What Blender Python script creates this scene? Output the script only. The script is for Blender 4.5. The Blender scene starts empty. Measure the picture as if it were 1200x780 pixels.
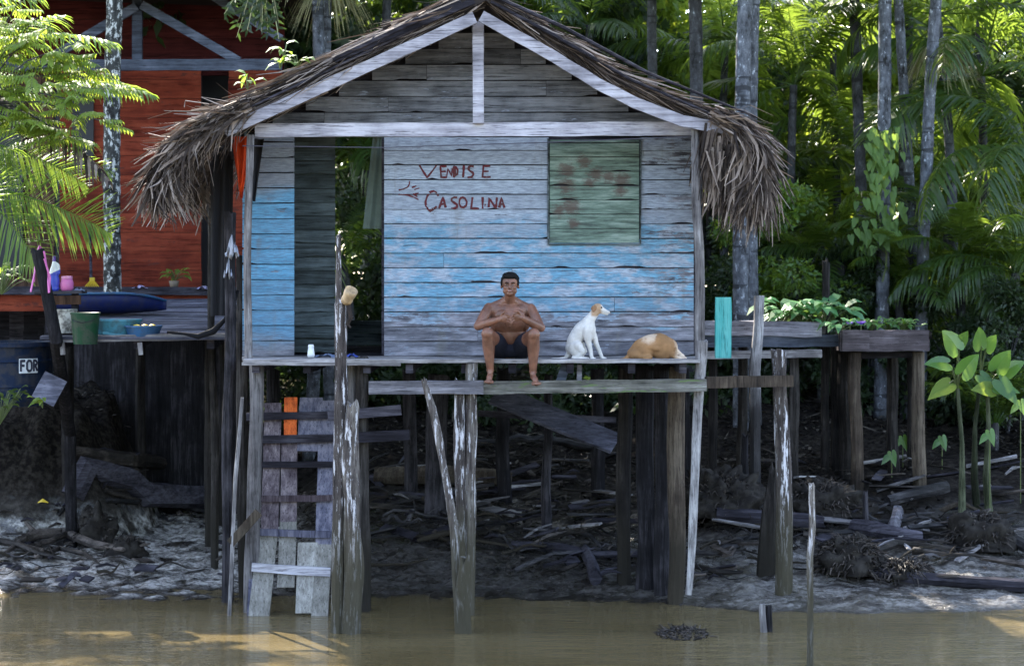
import bpy, bmesh, math, random
import numpy as np
from mathutils import Vector, Matrix, Quaternion, noise as mnoise

SC = bpy.context.scene
COL = SC.collection
R = random.Random(11)
NR = np.random.RandomState(7)
D, F, HY, CH = 18.0, 2250.0, 335.0, 3.24      # camera distance, focal length in px of the 1200 px photo, horizon row, eye height

def P(px, py, y):
    """world point that stands at depth y and is seen at photo pixel px,py"""
    s = (D + y) / F
    return Vector(((px - 600) * s, y, CH + (HY - py) * s))
def S(y): return (D + y) / F
def PX(px, y): return (px - 600) * S(y)
def PZ(py, y): return CH + (HY - py) * S(y)

# ------------------------------------------------------------------ terrain height
def sm(a, b, t):
    t = np.clip((t - a) / (b - a), 0, 1); return t * t * (3 - 2 * t)
def lattice(ix, iy, seed):
    h = (ix.astype(np.int64) * 374761393 + iy.astype(np.int64) * 668265263 + seed * 974711) & 0x7fffffff
    h = ((h ^ (h >> 13)) * 1274126177) & 0x7fffffff
    return ((h ^ (h >> 16)) & 0xffff) / 65535.0
def vnoise(x, y, seed=0):
    x = np.asarray(x, float); y = np.asarray(y, float)
    ix = np.floor(x); iy = np.floor(y); fx = x - ix; fy = y - iy
    fx = fx * fx * (3 - 2 * fx); fy = fy * fy * (3 - 2 * fy)
    a = lattice(ix, iy, seed); b = lattice(ix + 1, iy, seed); c = lattice(ix, iy + 1, seed); d = lattice(ix + 1, iy + 1, seed)
    return (a * (1 - fx) + b * fx) * (1 - fy) + (c * (1 - fx) + d * fx) * fy - .5
def fbm(x, y, o=4, seed=0):
    t = 0; a = 1
    for k in range(o):
        t = t + a * vnoise(x * 2 ** k + 17.3 * k, y * 2 ** k + 5.1 * k, seed + k); a *= .55
    return t
def terrain(x, y):
    x = np.asarray(x, float); y = np.asarray(y, float)
    L = np.interp(y, [-60, -6, 0, 1.9, 4.0, 7.0, 9, 13, 18, 40, 200], [-3, -1.3, -.35, 0, .17, .28, 1.0, 1.9, 2.2, 2.8, 3])
    M = np.interp(y, [-60, -6, 0, 1.8, 2.7, 4.0, 6, 8, 11, 18, 40, 200], [-3, -1.3, -.35, 0, .17, .42, .75, 1.2, 1.8, 2.2, 2.8, 3])
    Rr = np.interp(y, [-60, -6, 0, 1.1, 2.0, 3.2, 4.5, 6, 9, 12, 18, 40, 200], [-3, -1.3, -.3, 0, .24, .5, .84, 1.1, 1.6, 1.9, 2.3, 2.8, 3])
    a = sm(-3.4, -1.8, x); b = sm(1.2, 2.6, x)
    z = L * (1 - a) + M * a; z = z * (1 - b) + Rr * b
    # soil bank on the left under the tank
    bank = sm(-4.35, -5.3, x + .3 * fbm(x * 2, y * 2, 2, 15)) * sm(4.9, 5.6, y + .25 * fbm(x * 1.3, y, 2, 5))
    z = np.where(bank > 0, np.maximum(z, bank * (1.75 + .5 * fbm(x * 2.2, y * 2.2, 3, 8))), z)
    n = fbm(x * .8, y * .8, 4, 3) * .10 + fbm(x * 4, y * 5, 3, 9) * .05
    n = n * sm(-1, 2.5, y) * (1 + 1.2 * sm(4, 8, y))
    return z + n
def TZ(x, y): return float(terrain(x, y))

# ------------------------------------------------------------------ mesh building
class MB:
    def __init__(s): s.v = []; s.f = []; s.r = []; s.smooth = False
    def add(s, vs, fs, r=None):
        b = len(s.v); r = R.random() if r is None else r
        s.v += [tuple(v) for v in vs]; s.r += [r] * len(vs); s.f += [tuple(i + b for i in f) for f in fs]
        return s
    def box(s, c, size, rot=None, r=None, taper=1):
        x, y, z = [q / 2 for q in size]
        vs = [Vector((i * x * (taper if k > 0 else 1), j * y * (taper if k > 0 else 1), k * z)) for k in (-1, 1) for j in (-1, 1) for i in (-1, 1)]
        if rot is not None: vs = [rot @ v for v in vs]
        c = Vector(c); vs = [v + c for v in vs]
        return s.add(vs, [(0, 2, 3, 1), (4, 5, 7, 6), (0, 1, 5, 4), (2, 6, 7, 3), (0, 4, 6, 2), (1, 3, 7, 5)], r)
    def tube(s, pts, rad, n=8, wob=0., jag=0., seed=None, r=None, caps=True, flat=1., frame=None):
        pts = [Vector(p) for p in pts]; seed = R.random() * 100 if seed is None else seed
        if not hasattr(rad, '__len__'): rad = [rad] * len(pts)
        b = []; up = None
        for i, p in enumerate(pts):
            t = (pts[min(i + 1, len(pts) - 1)] - pts[max(i - 1, 0)]).normalized()
            if up is None:
                up = Vector(frame) if frame else (Vector((1, 0, 0)) if abs(t.x) < .8 else Vector((0, 0, 1)))
            u = (up - t * up.dot(t)).normalized(); up = u; w = t.cross(u)
            for k in range(n):
                a = 2 * math.pi * k / n
                q = Vector((math.cos(a) * 1.5 + seed, math.sin(a) * 1.5, p.length * 1.2 + i * .13))
                rr = rad[i] * (1 + wob * mnoise.noise(q) * 2)
                v = p + u * (math.cos(a) * rr) + w * (math.sin(a) * rr * flat)
                if jag and i == len(pts) - 1: v += t * (mnoise.noise(q * 3.1) * jag)
                b.append(v)
        fs = []
        for i in range(len(pts) - 1):
            for k in range(n):
                k2 = (k + 1) % n
                fs.append((i * n + k, i * n + k2, (i + 1) * n + k2, (i + 1) * n + k))
        if caps:
            fs.append(tuple(reversed(range(n))))
            m = (len(pts) - 1) * n
            c = sum((b[m + k] for k in range(n)), Vector()) / n
            b.append(c)
            for k in range(n): fs.append((m + k, m + (k + 1) % n, len(b) - 1))
        return s.add(b, fs, r)
    def post(s, a, b, w, n=10, wob=.12, jag=.05, w2=None, bend=.02, r=None):
        """rough round post from top a to foot b (metres wide)"""
        a = Vector(a); b = Vector(b); w2 = w if w2 is None else w2
        k = max(4, int((a - b).length / .12)); sd = R.random() * 50; pts = []; rs = []
        for i in range(k + 1):
            t = i / k; p = b.lerp(a, t)
            e = math.sin(math.pi * t) * bend
            p += Vector((mnoise.noise(Vector((sd, t * 2, 0))), mnoise.noise(Vector((sd, 9, t * 2))), 0)) * e * 2
            pts.append(p); rs.append((w2 + (w - w2) * t) / 2)
        return s.tube(pts, rs, n, wob, jag, sd, r)
    def plank(s, a, b, w, t, up=(0, 0, 1), seg=None, jit=.004, r=None, w2=None, twist=0):
        """rough sawn board from a to b, w wide along up, t thick"""
        a = Vector(a); b = Vector(b); d = (b - a); L = d.length; d.normalize(); up = Vector(up)
        up = (up - d * up.dot(d)).normalized(); w2 = w2 or w
        seg = seg or max(2, int(L / .18)); sd = R.random() * 99; vs = []
        for i in range(seg + 1):
            q = i / seg; p = a + d * (L * q); ww = (w + (w2 - w) * q) / 2
            uu = Matrix.Rotation(twist * q, 3, d) @ up; nn = d.cross(uu)
            j = lambda k: mnoise.noise(Vector((sd + k * 7, q * L * 3, k))) * jit * 2
            ex = d * ((R.random() - .5) * jit * 3 if i in (0, seg) else 0)
            vs += [p + uu * (ww + j(1)) + nn * (t / 2 + j(5)) + ex, p + uu * (ww + j(2)) - nn * (t / 2) + ex,
                   p - uu * (ww + j(3)) - nn * (t / 2 + j(6)) + ex, p - uu * (ww + j(4)) + nn * (t / 2) + ex]
        fs = []
        for i in range(seg):
            for k in range(4):
                k2 = (k + 1) % 4; fs.append((i * 4 + k, i * 4 + k2, i * 4 + 4 + k2, i * 4 + 4 + k))
        fs += [(3, 2, 1, 0), (seg * 4, seg * 4 + 1, seg * 4 + 2, seg * 4 + 3)]
        return s.add(vs, fs, r)
    def ribbon(s, pts, ws, side, r=None, fold=0.):
        """thin leaf or straw: a strip along pts, widths ws, across vector side"""
        n = len(pts); vs = []; 
        for i, p in enumerate(pts):
            vs += [p - side * ws[i] / 2, p + side * ws[i] / 2]
        return s.add(vs, [(2 * i, 2 * i + 1, 2 * i + 3, 2 * i + 2) for i in range(n - 1)], r)
    def lathe(s, prof, c, n=24, r=None, rot=None):
        c = Vector(c); vs = []
        for (rr, z) in prof:
            for k in range(n):
                v = Vector((rr * math.cos(2 * math.pi * k / n), rr * math.sin(2 * math.pi * k / n), z))
                if rot is not None: v = rot @ v
                vs.append(v + c)
        fs = [(i * n + k, i * n + (k + 1) % n, (i + 1) * n + (k + 1) % n, (i + 1) * n + k) for i in range(len(prof) - 1) for k in range(n)]
        return s.add(vs, fs, r)
    def mesh(s, name, off=Vector()):
        me = bpy.data.meshes.new(name)
        me.from_pydata([(x - off.x, y - off.y, z - off.z) for x, y, z in s.v], [], s.f)
        at = me.attributes.new('rnd', 'FLOAT', 'POINT'); at.data.foreach_set('value', s.r)
        if s.smooth: me.polygons.foreach_set('use_smooth', [True] * len(me.polygons))
        me.update(); return me

def np_mesh(name, V, nquad, rnd, tri=None, smooth=False):
    """V: (n,4,3) array of separate quads"""
    me = bpy.data.meshes.new(name); n = V.shape[0]
    me.vertices.add(n * 4); me.vertices.foreach_set('co', V.reshape(-1).astype(np.float32))
    me.loops.add(n * 4); me.loops.foreach_set('vertex_index', np.arange(n * 4, dtype=np.int32))
    me.polygons.add(n); me.polygons.foreach_set('loop_start', np.arange(0, n * 4, 4, dtype=np.int32))
    me.polygons.foreach_set('loop_total', np.full(n, 4, dtype=np.int32))
    at = me.attributes.new('rnd', 'FLOAT', 'POINT'); at.data.foreach_set('value', np.repeat(rnd, 4).astype(np.float32))
    me.update(calc_edges=True); me.validate(); return me

def link(name, me, mat, parent=None, loc=None):
    o = bpy.data.objects.new(name, me); COL.objects.link(o)
    if mat and me is not None: me.materials.clear(); me.materials.append(mat)
    if parent is not None: o.parent = parent
    if loc is not None: o.location = loc
    return o
WP = {}
def thing(name, label, cat, loc=(0, 0, 0), group=None):
    o = bpy.data.objects.new(name, None); COL.objects.link(o); o.location = loc; o.empty_display_size = .1
    o['label'] = label; o['category'] = cat
    if group: o['group'] = group
    WP[o.name] = Vector(loc); return o
def wpos(o):
    v = Vector(o.location)
    while o.parent: o = o.parent; v = v + Vector(o.location)
    return v
def part(name, mb, mat, parent, label=None, kind=None):
    o = link(name, mb.mesh(name, wpos(parent)), mat, parent)
    if label: o['label'] = label
    if kind: o['kind'] = kind
    return o
def solo(name, mb, mat, label, cat, group=None, kind=None):
    v = np.array(mb.v); c = Vector(((v[:, 0].min() + v[:, 0].max()) / 2, (v[:, 1].min() + v[:, 1].max()) / 2, v[:, 2].min()))
    o = link(name, mb.mesh(name, c), mat, None, c)
    if kind: o['kind'] = kind
    if label: o['label'] = label
    if cat: o['category'] = cat
    if group: o['group'] = group
    return o

# ------------------------------------------------------------------ materials
class NT:
    def __init__(s, name):
        m = bpy.data.materials.new(name); m.use_nodes = True; s.m = m; s.t = m.node_tree; s.t.nodes.clear()
        s.out = s.n('ShaderNodeOutputMaterial')
    def n(s, ty, **kw):
        x = s.t.nodes.new(ty)
        for k, v in kw.items(): setattr(x, k, v)
        return x
    def set(s, sock, v):
        if isinstance(v, bpy.types.NodeSocket): s.t.links.new(v, sock)
        elif v is not None:
            if hasattr(sock.default_value, '__len__') and not hasattr(v, '__len__'): v = (v,) * len(sock.default_value)
            if hasattr(sock.default_value, '__len__') and len(sock.default_value) == 4 and len(v) == 3: v = (*v, 1)
            sock.default_value = v
    def obj(s): return s.n('ShaderNodeTexCoord').outputs['Object']
    def pos(s): return s.n('ShaderNodeNewGeometry').outputs['Position']
    def rnd(s): return s.n('ShaderNodeAttribute', attribute_name='rnd').outputs['Fac']
    def orand(s): return s.n('ShaderNodeObjectInfo').outputs['Random']
    def scale(s, v, sc):
        x = s.n('ShaderNodeMapping'); s.set(x.inputs['Vector'], v); x.inputs['Scale'].default_value = sc; return x.outputs[0]
    def noise(s, v, sc=5, det=4, ro=.6, w=None, dist=0):
        x = s.n('ShaderNodeTexNoise', noise_dimensions='4D' if w is not None else '3D')
        s.set(x.inputs['Vector'], v); s.set(x.inputs['Scale'], sc); x.inputs['Detail'].default_value = det
        x.inputs['Roughness'].default_value = ro; x.inputs['Distortion'].default_value = dist
        if w is not None: s.set(x.inputs['W'], w)
        return x.outputs['Fac']
    def vor(s, v, sc=5, f='F1'):
        x = s.n('ShaderNodeTexVoronoi', feature=f); s.set(x.inputs['Vector'], v); x.inputs['Scale'].default_value = sc; return x.outputs['Distance']
    def m2(s, op, a, b=None, clamp=False):
        x = s.n('ShaderNodeMath', operation=op, use_clamp=clamp); s.set(x.inputs[0], a)
        if b is not None: s.set(x.inputs[1], b)
        return x.outputs[0]
    def mr(s, v, a, b, c=0., d=1., smooth=True):
        x = s.n('ShaderNodeMapRange', interpolation_type='SMOOTHSTEP' if smooth else 'LINEAR'); s.set(x.inputs['Value'], v)
        for k, q in zip(('From Min', 'From Max', 'To Min', 'To Max'), (a, b, c, d)): s.set(x.inputs[k], q)
        return x.outputs[0]
    def ramp(s, f, stops):
        x = s.n('ShaderNodeValToRGB'); s.set(x.inputs[0], f); e = x.color_ramp.elements
        while len(e) < len(stops): e.new(.5)
        for q, (p, c) in zip(e, stops): q.position = p; q.color = (*c, 1) if len(c) == 3 else c
        return x.outputs[0]
    def mix(s, f, a, b, bt='MIX'):
        x = s.n('ShaderNodeMix', data_type='RGBA', blend_type=bt); s.set(x.inputs[0], f)
        s.set(x.inputs[6], a); s.set(x.inputs[7], b); return x.outputs[2]
    def xyz(s, v):
        x = s.n('ShaderNodeSeparateXYZ'); s.set(x.inputs[0], v); return x.outputs
    def bump(s, h, st=.5, di=.01, nrm=None):
        x = s.n('ShaderNodeBump'); s.set(x.inputs['Height'], h); x.inputs['Strength'].default_value = st; x.inputs['Distance'].default_value = di
        if nrm is not None: s.set(x.inputs['Normal'], nrm)
        return x.outputs[0]
    def bsdf(s, col, ro=.7, nrm=None, spec=.5, trans=None, tw=0., sheen=0):
        x = s.n('ShaderNodeBsdfPrincipled'); s.set(x.inputs['Base Color'], col); s.set(x.inputs['Roughness'], ro); s.set(x.inputs['Specular IOR Level'], spec)
        if nrm is not None: s.set(x.inputs['Normal'], nrm)
        o = x.outputs[0]
        if trans is not None:
            tr = s.n('ShaderNodeBsdfTranslucent'); s.set(tr.inputs['Color'], trans)
            mx = s.n('ShaderNodeMixShader'); s.set(mx.inputs[0], tw); s.set(mx.inputs[1], o); s.set(mx.inputs[2], tr.outputs[0]); o = mx.outputs[0]
        s.t.links.new(o, s.out.inputs['Surface']); return s.m

def mk_wood(name, dark, mid, light, axis='x', sc=1., cover=.5, blot=None, ro=.85, wet_shade_z=None, wet_shade_col=(.05, .047, .035), lichen=0):
    """weathered board: streaks along its axis, cracks, blotches; blot = (colour, threshold) flaked paint or lichen"""
    n = NT(name); o = n.obj(); r = n.m2('MULTIPLY', n.rnd(), 37.)
    st = {'x': (1.2, 9, 22), 'z': (22, 22, 1.5), 'y': (12, 1.2, 22)}[axis]; st = tuple(q * sc for q in st)
    v = n.scale(o, st)
    g = n.noise(v, 1.2, 6, .7, w=r); g2 = n.noise(n.scale(o, tuple(q * 3 for q in st)), 1.3, 4, .7, w=r); b = n.noise(o, 3., 4, .6, w=r)
    f = n.m2('ADD', n.m2('MULTIPLY', g, .6), n.m2('MULTIPLY', b, .4)); f = n.m2('ADD', f, n.m2('MULTIPLY', n.m2('SUBTRACT', n.rnd(), .5), .14))
    c = n.ramp(f, [(.34, dark), (.5, mid), (.64, light)])
    c = n.mix(n.mr(g2, .34, .48, .75, 0.), c, tuple(q * .35 for q in dark), 'MIX')
    if blot:
        q = n.noise(n.scale(o, tuple(max(1., k * .35) for k in st)), 3.0, 6, .75, w=n.m2('ADD', r, 4.3))
        k = n.mr(q, blot[1], blot[1] + .05); c = n.mix(k, c, blot[0])
    if wet_shade_z:
        z = n.xyz(n.pos())[2]; zz = n.m2('ADD', z, n.m2('MULTIPLY', n.noise(o, 4, 3, .6, w=r), .7))
        c = n.mix(n.mr(zz, wet_shade_z[0] + .35, wet_shade_z[1] + .35, .88, 0), c, wet_shade_col)
    nb = n.bump(n.m2('ADD', g2, g), .8, .006)
    return n.bsdf(c, ro, nb, .10)

def mk_leaf(name, c1, c2, tr, tw=.4, ro=.4, spec=.5):
    n = NT(name); r = n.rnd(); q = n.m2('ADD', n.m2('MULTIPLY', r, .7), n.m2('MULTIPLY', n.orand(), .3))
    c = n.mix(q, c1, c2)
    t = n.mix(q, tuple(k * .75 for k in tr), tr)
    return n.bsdf(c, ro, None, spec, t, tw)
# ------------------------------------------------------------------ material library
M = {}
M['grey'] = mk_wood('weathered_wood', (.07, .065, .075), (.24, .23, .26), (.5, .49, .55), 'x', 1.)
M['greyz'] = mk_wood('weathered_upright_wood', (.05, .046, .048), (.17, .16, .165), (.42, .41, .42), 'z', 1.)
M['fascia'] = mk_wood('bleached_board', (.09, .085, .10), (.28, .27, .31), (.50, .49, .55), 'x', .8)
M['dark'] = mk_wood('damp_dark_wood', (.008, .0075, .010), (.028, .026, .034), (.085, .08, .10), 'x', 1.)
M['darkz'] = mk_wood('damp_dark_post_wood', (.007, .0065, .007), (.026, .023, .022), (.08, .073, .07), 'z', 1., wet_shade_z=(.5, 1.1), wet_shade_col=(.02, .018, .015))
M['brownz'] = mk_wood('brown_post_wood', (.016, .013, .012), (.06, .046, .036), (.14, .115, .09), 'z', 1., wet_shade_z=(.5, 1.1), wet_shade_col=(.03, .026, .02))
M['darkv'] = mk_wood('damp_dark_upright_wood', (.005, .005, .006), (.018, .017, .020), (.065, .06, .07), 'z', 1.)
M['grey885'] = mk_wood('weathered_post_shaded_below', (.07, .065, .07), (.22, .21, .22), (.46, .45, .47), 'z', 1., wet_shade_z=(1.7, 2.4), wet_shade_col=(.012, .011, .012))  # lower part coloured dark for the shade below the trough
M['beamg'] = mk_wood('dull_grey_beam', (.03, .03, .035), (.12, .115, .13), (.27, .26, .29), 'x', 1.)
M['post'] = mk_wood('old_post_with_lichen', (.018, .015, .016), (.085, .072, .068), (.24, .22, .20), 'z', 1.1, blot=((.55, .54, .58), .53), wet_shade_z=(.6, 1.35), wet_shade_col=(.052, .047, .032))
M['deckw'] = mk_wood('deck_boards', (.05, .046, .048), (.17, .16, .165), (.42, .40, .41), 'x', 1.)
M['slat'] = mk_wood('platform_slats', (.03, .03, .04), (.09, .09, .12), (.22, .22, .28), 'x', 1.)
M['lower'] = mk_wood('mud_bleached_boards', (.10, .095, .085), (.22, .21, .195), (.38, .37, .35), 'z', 1.)
M['driftw'] = mk_wood('driftwood', (.006, .006, .007), (.024, .023, .025), (.085, .08, .085), 'x', .8, ro=.45)
M['roots'] = mk_wood('wet_roots', (.006, .006, .006), (.028, .024, .022), (.12, .10, .09), 'x', .8, ro=.5)
M['orange'] = mk_wood('orange_painted_board', (.25, .05, .02), (.60, .12, .03), (.75, .18, .05), 'z', 1.)
M['turq'] = mk_wood('turquoise_painted_board', (.04, .25, .25), (.06, .32, .31), (.14, .44, .42), 'z', .6)
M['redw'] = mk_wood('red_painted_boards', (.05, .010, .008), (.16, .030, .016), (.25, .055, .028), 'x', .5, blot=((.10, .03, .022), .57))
M['redshade'] = mk_wood('shaded_red_boards', (.018, .004, .004), (.05, .010, .010), (.085, .018, .017), 'x', .5)  # darker copy of the red boards, shade under the roof painted in
M['brownw'] = mk_wood('brown_upright_boards', (.02, .012, .01), (.07, .038, .025), (.12, .07, .05), 'z', .7)
M['beamblue'] = mk_wood('grey_blue_truss_wood', (.025, .028, .038), (.065, .075, .10), (.13, .145, .19), 'x', .8)

def paint_wall(name, zb, zt, whitecol, bluecol, cover, bluebias=0.):
    """horizontal boards whose paint has flaked: pale wash above, sky blue between zb and zt, bare wood below"""
    n = NT(name); o = n.pos(); r = n.m2('MULTIPLY', n.rnd(), 61.); x, y, z = n.xyz(o)
    big = n.noise(n.scale(o, (.9, 1, 2.2)), 1.1, 4, .6, w=n.m2('MULTIPLY', n.rnd(), 2.))
    st = n.noise(n.scale(o, (2.2, 8, 24)), 1.3, 7, .75, w=r)
    fine = n.noise(n.scale(o, (7, 8, 60)), 1.6, 4, .7, w=r)
    wood = n.ramp(n.m2('ADD', n.m2('MULTIPLY', st, .55), n.m2('MULTIPLY', n.noise(n.scale(o, (1.5, 5, 6)), 2., 4, .6, w=r), .45)),
                  [(.38, (.035, .035, .045)), (.5, (.17, .168, .195)), (.61, (.40, .395, .45))])
    zz = n.m2('ADD', z, n.m2('MULTIPLY', n.m2('SUBTRACT', big, .5), .9))
    blue = n.m2('MULTIPLY', n.mr(zz, zb - .12, zb + .12), n.mr(zz, zt + .1, zt - .12))
    b2 = n.noise(n.scale(o, (1.6, 1, 3.5)), 2.3, 5, .7, w=r)
    blue = n.m2('MULTIPLY', blue, n.mr(b2, .40 - bluebias, .56 - bluebias))
    pcol = n.mix(blue, whitecol, n.mix(n.mr(st, .35, .65), bluecol, tuple(min(1, k * 1.4 + .05) for k in bluecol)))
    pcol = n.mix(n.mr(fine, .40, .62), n.mix(.5, pcol, (.08, .09, .12)), pcol)
    # paint survives above zb and to the left, fades to bare boards below and to the right
    keep = n.m2('ADD', n.m2('ADD', n.mr(zz, zb - .35, zb + .25, -.17, .07), n.mr(x, .9, 2.1, .03, -.07)), n.m2('MULTIPLY', n.m2('SUBTRACT', n.rnd(), .5), .10))
    keep = n.m2('ADD', keep, cover)
    chips = n.m2('ADD', n.m2('MULTIPLY', st, .5), n.m2('MULTIPLY', n.noise(n.scale(o, (3, 8, 12)), 2.6, 7, .78, w=n.m2('ADD', r, 3.)), .5))
    k = n.mr(n.m2('ADD', chips, keep), .49, .54)
    col = n.mix(k, wood, pcol)
    crack = n.mr(n.noise(n.scale(o, (2, 8, 70)), 1.5, 3, .5, w=r), .30, .36, .8, 0)
    col = n.mix(crack, col, (.03, .03, .035))
    col = n.mix(n.m2('MULTIPLY', n.mr(n.rnd(), 0, 1, .0, .30, False), 1.), col, (.10, .10, .12))
    stain = n.noise(n.scale(o, (5, 1, .9)), 1.5, 4, .6)
    col = n.mix(n.mr(stain, .56, .72, 0, .35), col, (.16, .15, .13))
    nb = n.bump(n.m2('ADD', st, n.m2('MULTIPLY', k, .3)), .7, .006)
    return n.bsdf(col, .75, nb, .2)
ZB, ZT = PZ(372, 1.9), PZ(262, 1.9)
M['wall'] = paint_wall('flaking_blue_white_boards', ZB, ZT, (.38, .44, .53), (.105, .27, .40), .035)
M['wall2'] = paint_wall('strong_blue_boards', PZ(396, 1.9), PZ(224, 1.9), (.27, .30, .35), (.075, .25, .41), .03, .16)
M['gable'] = mk_wood('bare_gable_boards', (.035, .037, .045), (.125, .13, .15), (.27, .28, .32), 'x', .8, blot=((.28, .32, .42), .60))
M['inner'] = mk_wood('dull_green_boards', (.03, .035, .035), (.085, .105, .11), (.17, .21, .23), 'x', .7)

def shutter_mat():
    n = NT('green_shutter_paint'); o = n.pos(); r = n.m2('MULTIPLY', n.rnd(), 40.); x, y, z = n.xyz(o)
    st = n.noise(n.scale(o, (2, 8, 20)), 1.3, 6, .72, w=r)
    c = n.ramp(st, [(.36, (.045, .06, .052)), (.5, (.12, .18, .145)), (.62, (.24, .31, .27))])
    rust = n.noise(n.scale(o, (7, 1, 22)), 1.9, 7, .78, w=r); k = None
    for a_, b_, r_ in ((664, 199, 9), (662, 217, 10), (685, 189, 8), (699, 205, 9), (713, 207, 8), (728, 211, 9), (669, 242, 10), (655, 247, 8), (727, 223, 7), (690, 214, 6), (672, 262, 6)):
        dx = n.m2('DIVIDE', n.m2('SUBTRACT', x, PX(a_, 1.9)), r_ * S(1.9)); dz = n.m2('DIVIDE', n.m2('SUBTRACT', z, PZ(b_, 1.9)), r_ * S(1.9) * .9)
        d_ = n.m2('SQRT', n.m2('ADD', n.m2('MULTIPLY', dx, dx), n.m2('MULTIPLY', dz, dz))); d_ = n.m2('ADD', d_, n.m2('MULTIPLY', n.m2('SUBTRACT', rust, .5), 4.5)); q_ = n.mr(d_, 1.5, .4); k = q_ if k is None else n.m2('MAXIMUM', k, q_)
    c = n.mix(n.m2('MULTIPLY', k, .75), c, (.075, .034, .028))
    return n.bsdf(c, .7, n.bump(st, .6, .005), .35)
M['shutter'] = shutter_mat()

def straw(name, a, b, c, tw=.12):
    n = NT(name); r = n.rnd(); q = n.noise(n.scale(n.obj(), (14, 14, 14)), 1., 3, .6)
    f = n.m2('ADD', n.m2('MULTIPLY', r, .75), n.m2('MULTIPLY', q, .3))
    col = n.ramp(f, [(.12, a), (.5, b), (.9, c)])
    return n.bsdf(col, .8, None, .08, b, tw)
M['thatch'] = straw('dry_palm_thatch', (.013, .011, .012), (.085, .066, .057), (.38, .31, .27))
M['thatchd'] = straw('old_dark_thatch', (.025, .02, .02), (.09, .07, .06), (.22, .18, .16))
M['drystalk'] = straw('dry_stalks', (.10, .09, .05), (.28, .26, .14), (.42, .40, .22))

def plain(name, col, ro=.5, spec=.5, dirt=.0, tr=None, tw=0):
    n = NT(name); c = col
    if dirt:
        q = n.noise(n.obj(), 9, 5, .7); c = n.mix(n.mr(q, .42, .62, 0, dirt), col, (.05, .045, .04))
    return n.bsdf(c, ro, None, spec, tr, tw)
M['redpaint'] = plain('red_brown_lettering_paint', (.10, .010, .016), .7, .3, .4)
M['black'] = plain('black_unlit_inside', (.012, .012, .016), .6)  # flat black for backing sheets and unlit openings
M['whitep'] = plain('white_plastic', (.72, .73, .75), .35, .5, .1)
M['wire'] = plain('dark_wire', (.05, .05, .07), .6)

# ------------------------------------------------------------------ the stilt house
YW = 1.9                                                       # wall plane
ZD = 2.52                                                      # top of the deck
house = thing('stilt_house', 'blue and white wooden stilt house with thatched roof and red hand lettering', 'house', (-.3, 3, .3))
roofL = [(560, 14), (262, 157)]
roofR = [(560, 14), (650, 60), (700, 92), (745, 115), (800, 136), (860, 151)]
def roof_py(px):
    pts = [(262, 157), (560, 14)] + roofR[1:]
    return float(np.interp(px, [p[0] for p in pts], [p[1] for p in pts]))
def clap(mb, x0, x1, z0, z1, y, pitch=.152, clip=None, split=None, tilt=.013, gap=.009):
    """lapped horizontal boards"""
    z = z0; k = 0
    while z < z1 - .02:
        h = min(pitch, z1 - z) ; a, b = x0, x1
        if clip:
            a = max(x0, clip(z + h)[0]); b = min(x1, clip(z + h)[1])
        if b - a > .1:
            cuts = [a] + [c for c in ((split or {}).get(k, [])) if a + .1 < c < b - .1] + [b]
            for c0, c1 in zip(cuts, cuts[1:]):
                seg = max(3, int((c1 - c0) / .07)); sd = R.random() * 90; vs = []; dz = (R.random() - .5) * .008
                for i in range(seg + 1):
                    x = c0 + .002 + (c1 - c0 - .004) * i / seg
                    j = mnoise.noise(Vector((x * 2.3, sd, 0))) * .006 + mnoise.noise(Vector((x * 14, sd, 3))) * .003
                    if mnoise.noise(Vector((x * 3.1, sd + 9, 7))) > .36: j += .014
                    vs += [(x, y - tilt, z + j + dz), (x, y - .001, z + h - gap), (x, y + .02, z + h - gap), (x, y + .012, z + j + dz)]
                fs = []
                for i in range(seg):
                    for q in range(4):
                        q2 = (q + 1) % 4; fs.append((i * 4 + q2, i * 4 + q, i * 4 + 4 + q, i * 4 + 4 + q2))
                fs += [(0, 1, 2, 3), (seg * 4 + 3, seg * 4 + 2, seg * 4 + 1, seg * 4)]
                mb.add(vs, fs)
        z += pitch; k += 1
X = lambda px: PX(px, YW)
Z = lambda py: PZ(py, YW)
ZTIE = Z(153)
w = MB(); KR = 8; ZS1 = ZD + KR * .152
clap(w, X(450), X(813), ZD, ZS1 - .001, YW, split={1: [X(560)], 3: [X(720)], 5: [X(600)], 6: [X(520)]})
clap(w, X(450), X(643), ZS1, Z(160), YW); clap(w, X(750), X(813), ZS1, Z(160), YW)
print('shutter bottom', Z(285), ZS1)
part('front_wall', w, M['wall'], house)
w = MB(); clap(w, X(284), X(345), ZD, Z(160), YW, .158)
part('front_wall', w, M['wall2'], house, 'narrow wall section painted strong sky blue at the left of the doorway')
w = MB(); w.box((X(640), YW + .035, (ZD + Z(160)) / 2), (X(813) - X(452), .02, Z(160) - ZD - .02)); w.box((X(314), YW + .035, (ZD + Z(160)) / 2), (X(344) - X(286), .02, Z(160) - ZD - .02))
for px in (452, 812): w.box((X(px) - .02, YW + .08, (ZD + Z(160)) / 2), (.05, .07, Z(160) - ZD - .02))
part('wall_frame', w, M['dark'], house)
# shutter set a little proud in its opening
w = MB(); clap(w, X(644), X(749), Z(284), Z(163), YW - .012, .148, tilt=.006)
sh = part('window_shutter', w, M['shutter'], house, 'green shutter with rusty brown stains')
w = MB()
for px in (642.5, 750.5): w.plank((X(px), YW - .018, Z(286)), (X(px), YW - .018, Z(162)), .016, .02, (1, 0, 0))
w.plank((X(643), YW - .018, Z(286.5)), (X(750), YW - .018, Z(286.5)), .016, .02)
part('shutter_frame', w, M['inner'], sh)
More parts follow.
